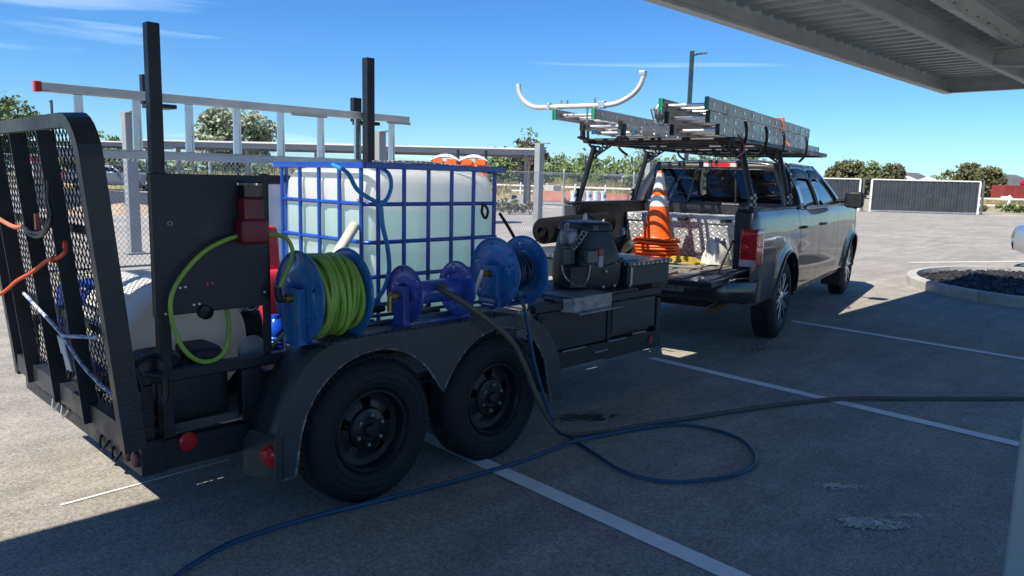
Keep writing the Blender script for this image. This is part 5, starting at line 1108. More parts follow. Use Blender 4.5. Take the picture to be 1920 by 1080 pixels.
loc_one(mb, 'yellow_cord', mat('cord_yellow', (.62, .42, .05), .6), 'coiled yellow cord on the truck bed floor', 'cord', (-.62, -.12, 0.758))
mb = MB(); mb.tube(cat_rom([(-.95, .3, 0.770), (-1.0, 0, 0.768), (-.85, -.3, 0.770), (-1.05, -.45, 0.768), (-1.12, -.1, 0.768)], 6), .012, 7); loc_one(mb, 'grey_hose', mat('hose_grey', (.22, .21, .2), .7), 'grey hose lying loosely on the truck bed floor', 'hose', (-.95, 0, 0.758))
mb = MB(); mb.hexa([(-1.58, -.22, 0.742), (-1.40, -.22, 0.742), (-1.40, .06, 0.742), (-1.58, .06, 0.742), (-1.56, -.18, 0.775), (-1.43, -.2, 0.770), (-1.43, .03, 0.780), (-1.55, .02, 0.770)]); loc_one(mb, 'folded_cloth', mat('cloth_white', (.66, .60, .58), .8, 0, .2, 20, .4, 40), 'folded whitish cloth on the lowered tailgate', 'cloth', (-1.5, -.1, 0.742), bevel=.008)
mb = MB(); mb.tube(cat_rom([(-1.66, -.28, 0.755), (-1.60, -.2, 0.800), (-1.55, -.1, 0.785), (-1.62, 0, 0.755), (-1.66, .05, 0.755)], 5), .011, 7); mb.tube([(-1.64, -.15, 0.755), (-1.64, -.32, 0.755)], .012, 7); loc_one(mb, 'hand_tool', mat('tool_red', (.45, .03, .03), .4), 'red handled hand tool on the lowered tailgate', 'tool', (-1.6, -.1, 0.742))
# black roll lying over the left bed side
RL = thing('black_roll', 'black corrugated roll lying along the far side of the truck bed', 'roll', wl((-1.42, .68, .93)), TRZ)
mb = MB(); pr = [(0, -.02), (.03, -.02), (.034, -.04), (.05, -.04), (.055, -.005), (.11, 0)]
for i in range(40): pr += [(.118, .012 + i * .032), (.118, .026 + i * .032), (.110, .030 + i * .032), (.110, .042 + i * .032)]
pr += [(.11, 1.30), (0, 1.30)]
mb.lathe(pr, (-.62, 0, .16), (1, 0, .02), 32); mb.build('tube', mat('roll_black', (.006, .006, .007), .6, spec=.15), RL, local=True, smooth=30)
for x in (-.2, .35): mb = MB(); mb.box((x, -.06, -.17), (x + .05, .06, .055)); mb.build('chock', BLKP, RL, local=True)
# ------------------------------------------------------------------ surroundings
def far(px, d, z=0.):
    """ground point seen along image column px (1920 wide) at depth d metres"""
    y = 335 + math.tan(ROLL) * (px - 960); r = fw * 1411 + rt2 * (px - 960) - up2 * (y - 540); p = r * (d / 1411); return V((p.x, p.y, z))
# chain link fence
FN = thing('chain_link_fence', 'galvanised chain link fence beyond the trailer', 'fence', (12, 12.4, 0))
WIRE = mat('fence_wire', (.50, .51, .51), .5, .6, .15, 3)
fx0, fx1, fh = -4., 31., 1.72
mb = MB(); p_ = .075; x = fx0 - fh
while x < fx1 + fh:
    for s in (1, -1):
        a = [x, 0.03]; b_ = [x + s * fh * .8, fh]
        ax_, bx_ = a[0], b_[0]
        if min(ax_, bx_) > fx0 and max(ax_, bx_) < fx1: mb.tube([(ax_, 12.4, a[1]), (bx_, 12.4 + .003 * s, b_[1])], .0034, 3, caps=False)
    x += p_
tag(mb.build('chain_link', WIRE, FN), kind='stuff')
x = -3.5
while x < 31:
    mb = MB(); mb.cyl((x, 12.44, 0), (x, 12.44, fh + .06), .026, n=10); mb.ball((x, 12.44, fh + .07), .03, 8); mb.build('post', WIRE, FN); x += 3.02
mb = MB(); mb.tube([(fx0, 12.42, fh), (fx1, 12.42, fh)], .008, 5); mb.build('top_wire', WIRE, FN)
mb = MB(); mb.tube([(fx0, 12.42, .05), (fx1, 12.42, .05)], .017, 6); mb.build('bottom_pipe', mat('fence_pipe', (.16, .17, .18), .5, .4), FN)
# carport columns still without a roof
SC = mat('steel_column_grey', (.30, .31, .305), .6, .1, .1, 3)
for i, (x, lab_) in enumerate(((5.13, 'grey steel column behind the fence nearest the ramp'), (10.7, 'grey steel column behind the fence rising behind the caged tank'), (16.27, 'grey steel column behind the fence between caged tank and pickup'), (21.83, 'grey steel column behind the fence just left of the pickup cab'))):
    t = thing('steel_column', lab_, 'column', (x, 14.8, 0), 0, 'bare steel columns behind the fence')
    mb = MB(); mb.box((-.10, -.10, 0), (.10, .10, 2.56)); mb.build('shaft', SC, t, local=True, bevel=.012)
    mb = MB(); mb.box((-.09, -.34, 2.561), (.09, .20, 2.58)); mb.build('cap_plate', SC, t, local=True)
    mb = MB(); mb.box((-.17, -.17, .0), (.17, .17, .02)); mb.build('base_plate', SC, t, local=True)
# far carports
FR_W = mat('far_fascia_white', (.74, .73, .70), .5, .1, .06, 1); FR_G = mat('far_under_grey', (.30, .31, .32), .6, .2, .1, 1)
def far_carport(label, p0, p1, z, depth, ncol):
    d = (p1 - p0); Ln = d.length; rz = math.atan2(d.y, d.x); t = thing('roofed_carport', label, 'carport', p0, rz)
    mb = MB(); mb.box((0, 0, z + .02), (Ln, depth, z + .07)); mb.build('roof_sheet', FR_G, t, local=True)
    mb = MB(); mb.box((-.03, -.05, z + .0), (Ln + .03, -.002, z + .09)); mb.build('front_fascia', FR_W, t, local=True)
    mb = MB(); mb.box((0, .12, z - .28), (Ln, .20, z + .015)); mb.build('front_beam', FR_G, t, local=True)
    mb = MB(); mb.box((0, depth - .2, z - .28), (Ln, depth - .12, z + .015)); mb.build('rear_beam', FR_G, t, local=True)
    mb = MB(); mb.box((-.04, .0, z - .22), (-.003, depth, z + .075)); mb.box((Ln + .003, 0, z - .22), (Ln + .04, depth, z + .075)); mb.build('end_fascia', FR_W, t, local=True)
    for i in range(ncol):
        x = .8 + (Ln - 1.6) * i / (ncol - 1); mb = MB(); mb.box((x - .1, depth * .55, 0), (x + .1, depth * .55 + .2, z - .1)); mb.build('column', FR_G, t, local=True)
        mb = MB(); mb.box((x - .08, .2, z - .28), (x + .08, depth - .2, z - .02)); mb.build('girder', FR_G, t, local=True)
    return t
far_carport('long white edged carport roof behind the fence, in front of the trees', far(262, 41.5), far(1012, 41), 3.12, 5.2, 6)
far_carport('farther pale carport seen just below the long carport roof', far(330, 88), far(905, 88), 3.0, 5, 6)
far_carport('grey carport roof above the parked silver pickup', far(60, 58), far(245, 57), 3.55, 6, 4)
# small light poles
POLE = mat('pole_dark_green', (.035, .055, .055), .5, .2)
def light_pole(label, p, h, r, s):
    t = thing('light_pole', label, 'street lamp', p, math.atan2(rt.y, rt.x))
    mb = MB(); mb.box((-r, -r, .25), (r, r, h)); mb.build('pole', POLE, t, local=True)
    mb = MB(); mb.cyl((0, 0, 0), (0, 0, .25), r * 2.6, n=16); mb.build('footing', CONC, t, local=True)
    mb = MB(); mb.bar((0, 0, h - .22), (s * .25, 0, h - .16), .06, .06); mb.hexa([(s * .2, -.14, h - .18), (s * .74, -.12, h - .10), (s * .74, .12, h - .10), (s * .2, .14, h - .18), (s * .2, -.1, h - .10), (s * .74, -.1, h - .06), (s * .74, .1, h - .06), (s * .2, .1, h - .10)]); mb.build('lamp_head', POLE, t, local=True)
light_pole('tall dark green light pole rising behind the pickup ladder rack', V((33.4, 20.45, 0)), 7.95, .095, 1)
light_pole('small distant light pole above the mesh ramp', far(104, 76), 8.2, .09, -1)
for px, d, h in ((1576, 190, 9.5), (1643, 170, 7)):
    mb = MB(); p = far(px, d); mb.tube([p, p + V((0, 0, h))], [.12, .06], 6); one(mb, 'utility_pole', mat('pole_pale', (.35, .35, .36), .8), 'thin pale pole rising %s the round trees over the gate' % ('behind' if px < 1600 else 'between'), 'pole', p)
# portable toilets
for px, d, lab_ in ((836, 26, 'orange portable toilet with white roof behind the tank, left of the two'), (889, 26, 'orange portable toilet with white roof behind the tank, right of the two')):
    p = far(px, d); rz = math.atan2(rt.y, rt.x); t = thing('portable_toilet', lab_, 'portable toilet', p, rz, 'portable toilets behind the fence')
    OT = mat('toilet_orange', (.75, .14, .02), .5, 0, .08, 2)
    mb = MB(); mb.box((-.46, -.5, .08), (.46, .5, 2.08)); mb.build('cabin', OT, t, local=True, bevel=.03)
    mb = MB(); mb.box((-.36, -.53, .2), (.36, -.501, 1.85)); dr = mb.build('door', OT, t, local=True, bevel=.01)
    mb = MB(); mb.box((.26, -.545, 1.0), (.31, -.531, 1.12)); mb.build('handle', BLKP, dr, local=True)
    mb = MB(); mb.grid(lambda u, v: (-.50 + 1.0 * u, -.54 + 1.08 * v, 2.085 + .24 * (1 - abs(2 * u - 1) ** 2.2) * (1 - .4 * abs(2 * v - 1) ** 3)), 14, 10); mb.build('roof', WHT, t, local=True, smooth=50, solid=.03)
    for s in (-1, 1):
        mb = MB(); mb.box((s * .23 - .17, -.548, 1.97), (s * .23 + .17, -.53, 2.16)); mb.build('vent_panel', OT, t, local=True, bevel=.02)
    mb = MB(); mb.cyl((.38, .4, 2.0), (.38, .4, 2.5), .05, n=10); mb.build('vent_pipe', BLKP, t, local=True)
    mb = MB(); mb.box((-.55, -.6, 0), (.55, .6, .078)); mb.build('skid', BLKP, t, local=True)
# buckets on a pallet
pb = far(1103, 37); brz = math.atan2(rt.y, rt.x)
PLT = thing('wooden_pallet', 'wooden pallet under the white buckets beyond the fence', 'pallet', pb, brz)
for i in range(9):
    mb = MB(); mb.box((-1.0 + i * .225, -.5, .105), (-.82 + i * .225, .5, .125)); mb.build('slat', mat('pallet_wood', (.42, .30, .17), .85, 0, .2, 3), PLT, local=True)
for y in (-.45, 0, .45): mb = MB(); mb.box((-1.0, y - .05, 0), (1.0, y + .05, .104)); mb.build('bearer', mat('pallet_wood', (.42, .30, .17)), PLT, local=True)
BW = mat('bucket_white', (.72, .72, .71), .5, 0, .08, 4)
k = 0; bpos = ['far left', 'second from left', 'middle', 'second from right', 'far right']
for ly in range(2):
    for i in range(5):
        p = pb + V((math.cos(brz), math.sin(brz), 0)) * (-.72 + .36 * i + .03 * ly) + V((-math.sin(brz), math.cos(brz), 0)) * (-.2 + .1 * ((i + ly) % 2)) + V((0, 0, .127 + ly * .462))
        t = thing('bucket', 'white lidded bucket on the pallet, %s of the %s row' % (bpos[i], ('lower', 'upper')[ly]), 'bucket', p, 0, 'white buckets stacked on the pallet')
        mb = MB(); mb.lathe([(0, 0), (.15, 0), (.172, .40), (.178, .405), (.178, .42)], (0, 0, 0), (0, 0, 1), 18); mb.build('pail', BW, t, local=True, smooth=40)
        mb = MB(); mb.lathe([(.182, .40), (.182, .445), (.16, .455), (0, .455)], (0, 0, 0), (0, 0, 1), 18); mb.build('lid', BW, t, local=True, smooth=40)
        if (i + ly) % 2 == 1:
            mb = MB(); mb.lathe([(.166, .14), (.1705, .30)], (0, 0, 0), (0, 0, 1), 5, -2.4 + brz, -1.1 + brz); mb.build('label_patch', mat('bucket_label_' + 'rb'[ly], ((.5, .08, .1), (.05, .2, .45))[ly], .5), t, local=True)
# low orange safety barrier, iron barrier, white rail fences
mb = MB(); a, c_ = far(1000, 56), far(1225, 50)
mb.hexa([a, c_, c_ + V((.1, .1, 0)), a + V((.1, .1, 0)), a + V((0, 0, .75)), c_ + V((0, 0, .7)), c_ + V((.1, .1, .7)), a + V((.1, .1, .75))])
one(mb, 'safety_barrier', mat('barrier_orange', (.48, .17, .10), .7, 0, .35, 1.5, c2=(.45, .3, .22), thr=(.5, .65), c2scale=1.2), 'low orange safety barrier behind the white buckets', 'barrier', a)
IB = thing('iron_barrier', 'black iron barrier standing behind the traffic cone', 'barrier', far(1197, 36), brz)
mb = MB()
for i in range(9): mb.tube([(-.45 + i * .115, 0, .05), (-.45 + i * .115, 0, .95)], .012, 5)
mb.tube([(-.47, 0, .95), (.49, 0, .95)], .018, 6); mb.tube([(-.47, 0, .2), (.49, 0, .2)], .018, 6); mb.tube([(-.47, 0, .95), (-.47, 0, 0)], .018, 6); mb.tube([(.49, 0, .95), (.49, 0, 0)], .018, 6); mb.box((-.5, -.25, 0), (-.44, .25, .02)); mb.box((.46, -.25, 0), (.52, .25, .02)); mb.build('panel', BLKP, IB, local=True)
VW = mat('vinyl_white', (.78, .77, .74), .5, 0, .05, 2)
def rail_fence(label, p0, p1, n, h=1.15):
    d = p1 - p0; Ln = d.length; t = thing('rail_fence', label, 'fence', p0, math.atan2(d.y, d.x))
    for i in range(n + 1):
        x = Ln * i / n; mb = MB(); mb.box((x - .065, -.065, 0), (x + .065, .065, h)); mb.add([(x - .08, -.08, h), (x + .08, -.08, h), (x + .08, .08, h), (x - .08, .08, h), (x, 0, h + .08)], [(0, 1, 4), (1, 2, 4), (2, 3, 4), (3, 0, 4), (3, 2, 1, 0)]); mb.build('post', VW, t, local=True)
    for z in (.35, .85):
        for i in range(n): mb = MB(); mb.box((Ln * i / n + .066, -.02, z), (Ln * (i + 1) / n - .066, .02, z + .14)); mb.build('rail', VW, t, local=True)
rail_fence('white vinyl rail fence right of the dark gate', far(1836, 57), far(2010, 57), 3)
rail_fence('white vinyl rail fence far beyond the chain link fence', far(930, 75), far(1260, 62), 6)
for nm, a, c_, wd in (('pale_kerb', far(900, 66), far(1260, 55), 1.2), ('pale_kerb', far(840, 45), far(1060, 40), .7)):
    d = (c_ - a).normalized(); nn = V((-d.y, d.x, 0)); mb = MB(); mb.hexa([a, c_, c_ + nn * wd, a + nn * wd, a + V((0, 0, .15)), c_ + V((0, 0, .15)), c_ + nn * wd + V((0, 0, .15)), a + nn * wd + V((0, 0, .15))]); struct(mb, nm, CONC)
# gate of dark vertical slats
GP = [V((54.15, 12.15, 0)), V((50.72, 17.42, 0)), V((50.35, 18.0, 0)), V((46.9, 23.3, 0))]
SL = mat('slat_slate', (.042, .047, .054), .6, 0, .2, 1.5)
for a, c_, lab_ in ((GP[1], GP[0], 'dark slatted rolling gate with white frame right of the pickup'), (GP[3], GP[2], 'dark slatted fence panel partly hidden behind the pickup mirror')):
    d = c_ - a; Ln = d.length; t = thing('slatted_gate', lab_, 'gate', a, math.atan2(d.y, d.x)); H = 2.05
    n = int(Ln / .17); w_ = Ln / n
    for i in range(n): mb = MB(); j = .014 * (-1) ** i + random.uniform(-.006, .006); mb.box((i * w_ + .007, -.02 + j, .13), ((i + 1) * w_ - .007, .01 + j, H - .03)); mb.build('slat', SL, t, local=True)
    mb = MB(); mb.box((0, .031, .13), (Ln, .036, H - .03)); mb.build('gap_blocker', mat('gap_blocker_dark', (.03, .033, .037), .7), t, local=True)  # sheet added behind the slats so no light shows through the gaps
    mb = MB(); mb.box((-.02, -.06, H - .028), (Ln + .02, .05, H + .05)); mb.build('top_rail', VW, t, local=True); mb = MB(); mb.box((-.02, -.06, .05), (Ln + .02, .05, .125)); mb.build('bottom_rail', STEEL, t, local=True)
    for x in (0, Ln):
        mb = MB(); mb.box((x - .05, -.07, .02), (x + .05, .06, H - .03)); mb.build('stile', VW, t, local=True)
    mb = MB(); mb.cyl((Ln + .25, .1, 0), (Ln + .25, .1, H + .1), .07, n=12); mb.build('post', mat('gate_post', (.12, .13, .13), .5, .3), t, local=True)
    mb = MB(); mb.box((Ln * .52, -.035, .95), (Ln * .52 + .3, -.021, 1.2)); mb.build('notice_plate', mat('notice_dark', (.05, .055, .06), .4), t, local=True)
mb = MB(); a = V((54.6, 11.2, .006)); mb.add([a, a + V((2.6, -4.2, 0)), a + V((3.0, -3.9, 0)), a + V((.5, .25, 0))], [(0, 1, 2, 3)]); struct(mb, 'yellow_kerb_paint', mat('paint_yellow', (.62, .50, .10), .7))
# ------------------------------------------------------------------ vegetation
def leafmat(nm, a, b_): return mat(nm, a, .65, 0, .45, .9, c2=b_, thr=(.42, .62), c2scale=1.3)
LEAF = [leafmat('leaf_green', (.10, .15, .045), (.16, .21, .075)), leafmat('leaf_olive', (.12, .105, .045), (.075, .095, .032)), leafmat('leaf_silver', (.22, .27, .16), (.40, .43, .32)), leafmat('leaf_purple', (.05, .035, .035), (.06, .06, .035)), leafmat('leaf_bright', (.14, .19, .045), (.07, .11, .03))]
BARK = mat('bark', (.11, .085, .065), .9, 0, .3, 3, .5, 8)
def leaves(mb, c, rad, n, size, rnd, clumps=40, low=-.9):
    C = []
    while len(C) < clumps:
        p = V((rnd.uniform(-1, 1), rnd.uniform(-1, 1), rnd.uniform(low, 1)))
        if .35 < p.length < 1: C.append((p, rnd.uniform(.16, .34)))
    for i in range(n):
        p, s = C[i % clumps]; q = p + V((rnd.gauss(0, s * .62), rnd.gauss(0, s * .62), rnd.gauss(0, s * .5)))
        if q.length > 1.12: q *= 1.12 / q.length
        o = V((c.x + q.x * rad[0], c.y + q.y * rad[1], c.z + q.z * rad[2])); a = V((rnd.gauss(0, 1), rnd.gauss(0, 1), rnd.gauss(0, 1))).normalized(); b_ = a.orthogonal().normalized(); b_ = (b_ + a.cross(b_) * rnd.uniform(-1, 1)).normalized(); sz = size * rnd.uniform(.6, 1.4); a = a * sz; b_ = b_ * sz * .55
        mb.add([o - a, o + b_, o + a, o - b_], [(0, 1, 2, 3)])
def tree(name, label, p, h, rx, rzv, m, n, size, seed, trunk=.0, clumps=40, group=None):
    rnd = random.Random(seed); t = thing(name, label, 'tree', p, 0, group); base = trunk
    mb = MB(); ph = h - 2 * rzv
    mb.tube([(0, 0, -.05), (.02, .03, max(.4, ph * .6)), (.05, .05, h * .6)], [h * .03, h * .022, h * .008], 8)
    for i in range(7):
        a = rnd.uniform(0, 6.28); z0 = max(.4, ph * .7) + rnd.uniform(0, h * .2); mb.tube([(0, 0, z0), (math.cos(a) * rx * .4, math.sin(a) * rx * .4, z0 + rzv * .6), (math.cos(a) * rx * .75, math.sin(a) * rx * .75, z0 + rzv * 1.0)], [h * .014, h * .008, h * .003], 5)
    mb.build('trunk', BARK, t, local=True)
    mb = MB(); leaves(mb, V((0, 0, h - rzv)), (rx, rx, rzv), n, size, rnd, clumps); mb.build('crown', m, t, local=True); return t
tree('poplar_tree', 'big round silvery green tree seen between the ladder rungs', far(446, 127), 12.2, 6.1, 5.1, LEAF[2], 8000, .42, 1, clumps=90)
tree('leafy_tree', 'dark green tree at the left edge above the mesh ramp', far(-8, 95), 10.6, 5.2, 4.6, LEAF[0], 5200, .34, 2, clumps=60)
tree('leafy_tree', 'small green tree just right of the ramp top', far(188, 120), 7.2, 3.4, 2.9, LEAF[4], 1500, .3, 3)
tree('round_tree', 'broad olive tree over the slatted fence, nearest the pickup', far(1590, 104), 5.0, 2.8, 2.2, LEAF[1], 5200, .24, 4, clumps=50)
tree('round_tree', 'lighter green tree beside the broad olive tree behind the gate', far(1622, 108), 5.1, 2.2, 2.3, LEAF[0], 3600, .22, 5)
tree('round_tree', 'small round olive tree alone above the middle of the gate', far(1668, 104), 4.9, 1.75, 2.0, LEAF[1], 4200, .22, 6, clumps=45)
tree('round_tree', 'large dense olive tree above the right end of the gate', far(1812, 104), 4.9, 2.75, 2.2, LEAF[1], 5600, .24, 7, clumps=50)
tree('round_tree', 'olive tree at the right end of the gate beside the red container', far(1853, 100), 4.4, 1.9, 2.0, LEAF[1], 3800, .22, 8, clumps=45)
tree('leafy_tree', 'small green tree between the dark house roofs beyond the gate', far(1768, 140), 4.6, 2.4, 1.8, LEAF[4], 900, .24, 9)
tree('purple_tree', 'purplish tree behind the column left of the pickup', far(985, 100), 6.6, 2.8, 2.4, LEAF[3], 1600, .26, 10)
tree('leafy_tree', 'green tree tops rising behind the pickup cab roof', far(1385, 75), 5.0, 2.6, 1.6, LEAF[4], 1500, .2, 11)
tree('thin_tree', 'sparse sapling with few leaves above the long carport roof', far(992, 52), 5.2, .75, 1.3, LEAF[0], 120, .12, 12, clumps=14)
def bare(label, px, d, h, seed):
    rnd = random.Random(seed); p = far(px, d); t = thing('bare_tree', label, 'tree', p)
    mb = MB()
    def br(a, dr, ln, r, k):
        b_ = a + dr * ln; mb.tube([a, b_], [r, r * .6], 5)
        if k: [br(a.lerp(b_, rnd.uniform(.5, 1)), (dr + V((rnd.gauss(0, .35), rnd.gauss(0, .35), rnd.uniform(0, .3)))).normalized(), ln * .68, r * .6, k - 1) for _ in range(3)]
    br(V((0, 0, 0)), V((0, 0, 1)), h * .36, .12, 4); mb.build('trunk', BARK, t, local=True)
    mb = MB(); leaves(mb, V((0, 0, h * .7)), (h * .22, h * .22, h * .3), 260, .12, rnd, 30); mb.build('crown', LEAF[1], t, local=True)
bare('thin nearly bare tree beside the column left of the pickup cab', 1212, 62, 5.0, 21)
# distant belt of trees that reads as one mass
mb = MB(); rnd = random.Random(31)
for i in range(150):
    px = rnd.choice((rnd.uniform(925, 1330), rnd.uniform(925, 1330), rnd.uniform(100, 940))); d = rnd.uniform(165, 230)
    if px < 925: h = rnd.uniform(3.6, 5.2)
    else: h = rnd.uniform(5.0, 8.5)
    leaves(mb, far(px, d) + V((0, 0, h * .5)), (rnd.uniform(3, 6), rnd.uniform(3, 6), h * .52), 170, .55, rnd, 14)
tag(mb.build('tree_belt', LEAF[0]), 'distant belt of green trees along the horizon', kind='stuff')
mb = MB()
for i in range(60):
    px = rnd.uniform(1500, 2100); d = rnd.uniform(220, 300); h = rnd.uniform(3, 5); leaves(mb, far(px, d) + V((0, 0, h * .5)), (4, 4, h * .5), 100, .6, rnd, 10)
tag(mb.build('tree_belt', LEAF[0]), 'low distant hedge line beyond the gate', kind='stuff')
# dry grass bank with tussocks
DRYG = mat('dry_grass', (.33, .27, .13), .9, 0, .35, .5, c2=(.16, .18, .06), thr=(.45, .62), c2scale=.3)
def bank(px0, px1, d, h, seed, name):
    rnd = random.Random(seed); ph = [rnd.uniform(0, 6.28) for _ in range(6)]
    def hz(u, v): return h * math.sin(math.pi * v) ** .8 * (.62 + .22 * math.sin(9 * u + ph[0]) + .14 * math.sin(23 * u + ph[1]) + .07 * math.sin(47 * u + 5 * v + ph[2])) - .04
    def fn(u, v): p = far(px0 + (px1 - px0) * u, d - 5 + 10 * v); return (p.x, p.y, hz(u, v))
    mb = MB(); mb.grid(fn, 90, 12); struct(mb, name, DRYG, smooth=60)
    mb = MB()
    for i in range(4200):
        u, v = rnd.random(), rnd.uniform(.05, .8); p = V(fn(u, v)); l_ = rnd.uniform(.2, .6); a = V((rnd.gauss(0, .3), rnd.gauss(0, .3), 1)).normalized() * l_; b_ = V((rnd.gauss(0, 1), rnd.gauss(0, 1), 0)).normalized() * .05
        mb.add([p - b_, p + b_, p + a], [(0, 1, 2)])
    tag(mb.build('dry_grass', DRYG), 'dry yellow grass on the bank', kind='stuff')
bank(120, 960, 62, 2.5, 41, 'grass_bank'); bank(930, 1300, 84, 1.5, 42, 'grass_bank'); bank(1840, 2100, 72, .5, 43, 'grass_bank')
for px, d, r_, h, nm in ((235, 27, 1.6, .35, 'left of the black board'), (180, 26.5, 1.2, .3, 'behind the mesh ramp'), (512, 44, 1.6, 1.15, 'just left of the caged tank')):
    p = far(px, d); rnd = random.Random(px); mb = MB(); mb.grid(lambda u, v: (lambda a, q: (p.x + r_ * q * (1 + .2 * math.sin(3 * a)) * math.cos(a), p.y + r_ * q * math.sin(a) * (1 + .15 * math.cos(2 * a)), max(-.03, h * (1 - q ** 1.6) * (1 + .1 * math.sin(7 * a)) - .03)))(2 * math.pi * u, 1 - v), 36, 10, closeu=True)
    one(mb, 'dirt_pile', mat('dirt_tan', (.44, .34, .23), .95, 0, .2, 3, .6, 12), 'tan dirt pile %s beyond the fence' % nm, 'dirt pile', p, smooth=60)
def shrub(label, p, r_, n, seed, m, group):
    rnd = random.Random(seed); t = thing('shrub', label, 'shrub', p, 0, group); mb = MB(); leaves(mb, V((0, 0, r_ * .6)), (r_, r_, r_ * .75), n, .08, rnd, 16, -.5); mb.build('foliage', m, t, local=True); mb = MB()
    for i in range(5): a = i * 1.26; mb.tube([(0, 0, 0), (math.cos(a) * r_ * .5, math.sin(a) * r_ * .5, r_ * .8)], .012, 4)
    mb.build('stems', BARK, t, local=True)
for i, (px, d, r_) in enumerate(((1847, 55, .34), (1882, 55, .42), (1897, 54.5, .45), (1912, 54, .42), (1930, 54, .45))):
    shrub('low green shrub below the white rail fence, %s from the gate' % ('first', 'second', 'third', 'fourth', 'fifth')[i], far(px, d), r_, 420, 60 + i, LEAF[(1, 4, 0, 4, 0)[i]], 'shrubs by the white rail fence')
for i, (px, d) in enumerate(((957, 33), (968, 34.5), (996, 33), (945, 35))):
    shrub('dry young shrub beyond the fence, %s right of the tank' % ('first', 'second', 'third', 'fourth')[i], far(px, d), .45, 160, 80 + i, LEAF[1], 'young shrubs beyond the fence')
# far houses
def house(label, p, rz, w_, dp, h, rh, wall, roofm, porch=False):
    t = thing('house', label, 'house', p, rz)
    mb = MB(); mb.box((-w_ / 2, 0, 0), (w_ / 2, dp, h)); mb.build('wall', wall, t, local=True)
    mb = MB(); e = .5; a = w_ * .22
    mb.add([(-w_ / 2 - e, -e, h), (w_ / 2 + e, -e, h), (w_ / 2 + e, dp + e, h), (-w_ / 2 - e, dp + e, h), (-a, dp / 2, h + rh), (a, dp / 2, h + rh)], [(0, 1, 5, 4), (1, 2, 5), (2, 3, 4, 5), (3, 0, 4), (3, 2, 1, 0)]); mb.build('roof', roofm, t, local=True)
    for x in (-.32, 0, .32):
        mb = MB(); mb.box((w_ * x - .5, -.03, 1.0), (w_ * x + .5, -.002, 2.1)); mb.build('window', mat('far_window', (.05, .06, .08), .2), t, local=True)
    if porch:
        mb = MB(); mb.prism([(-1.9, h - .3), (1.9, h - .3), (0, h + 1.1)], (-.5, -1.5, 0), (1, 0, 0), (0, 0, 1), (0, .3, 0)); mb.build('porch_gable', mat('far_white', (.78, .78, .76), .6), t, local=True)
        for x in (-2.2, 1.1):
            mb = MB(); mb.box((x, -1.5, 0), (x + .25, -1.2, h - .31)); mb.build('porch_post', mat('far_white', (.78, .78, .76), .6), t, local=True)
RF = mat('shingle_grey', (.10, .105, .115), .85, 0, .15, .6); WL = mat('siding_grey', (.30, .30, .31), .8, 0, .1, .6); WL2 = mat('siding_cream', (.62, .60, .56), .8, 0, .1, .6)
vz = math.atan2(rt.y, rt.x)
house('grey roofed house beyond the fence right of the long carport', far(1063, 195), vz, 12, 8, 2.6, 1.9, WL, RF)
house('grey house with white porch gable left of the pickup cab', far(1180, 190), vz, 11, 8, 2.8, 2.0, WL, RF, True)
house('dark hip roofed house beyond the middle of the gate', far(1720, 165), vz, 9, 8, 2.6, 2.4, WL, RF)
house('dark roofed house behind the red container', far(1905, 150), vz, 10, 8, 2.6, 2.2, WL, RF)
for px, lab_ in ((1700, 'left'), (1738, 'right')):
    p = far(px, 120); t = thing('white_canopy', 'white peaked canopy roof above the gate, %s of the two' % lab_, 'canopy', p, vz, 'white canopies beyond the gate')
    mb = MB(); mb.add([(-2, -2, 2.3), (2, -2, 2.3), (2, 2, 2.3), (-2, 2, 2.3), (0, 0, 3.5)], [(0, 1, 4), (1, 2, 4), (2, 3, 4), (3, 0, 4)]); mb.build('cover', WHT, t, local=True, solid=.03)
    for x in (-1.9, 1.9):
        for y in (-1.9, 1.9): mb = MB(); mb.cyl((x, y, 0), (x, y, 2.35), .04, n=8); mb.build('leg', WHT, t, local=True)
# red container on wheels, white drum
RC = thing('red_container', 'red roll off container at the right edge beyond the white fence', 'container', far(1922, 84), vz)
RCM = mat('container_red', (.27, .04, .035), .6, 0, .15, 1)
mb = MB(); mb.box((-3.1, -1.1, .75), (3.1, 1.1, 2.15)); mb.build('bin', RCM, RC, local=True, bevel=.04)
for i in range(9): mb = MB(); mb.box((-2.95 + i * .72, -1.17, .8), (-2.83 + i * .72, -1.101, 2.1)); mb.build('rib', RCM, RC, local=True)
mb = MB(); mb.box((-.2, -1.0, 2.151), (3.0, .9, 2.75)); mb.build('load', mat('load_red', (.50, .02, .05), .6, 0, .3, 2), RC, local=True, bevel=.2)
mb = MB(); mb.box((-3.0, -.8, .45), (3.0, .8, .749)); mb.build('chassis', TRIM, RC, local=True)
for x in (-2.2, -1.2, 2.2): mb = MB(); mb.cyl((x, -1.05, .45), (x, -.75, .45), .45, n=18); mb.build('wheel', RUB, RC, local=True)
mb = MB(); p = far(1889, 72); mb.lathe([(0, 0), (.5, 0), (.52, .1), (.52, .9), (.45, 1.0), (0, 1.02)], p, (0, 0, 1), 20); one(mb, 'white_drum', mat('drum_pale', (.62, .61, .58), .6), 'pale drum standing in front of the red container', 'drum', p, smooth=40)
mb = MB(); p = far(1037, 60); mb.box(p + V((-.5, -.5, 0)), p + V((.5, .5, 1.1))); one(mb, 'utility_cabinet', mat('cabinet_pale', (.55, .53, .48), .6), 'pale utility cabinet in the dry grass left of the pickup', 'cabinet', p, bevel=.04)
VB = thing('site_cabin', 'white cabin with red top seen through the mesh ramp', 'cabin', far(46, 60), vz)
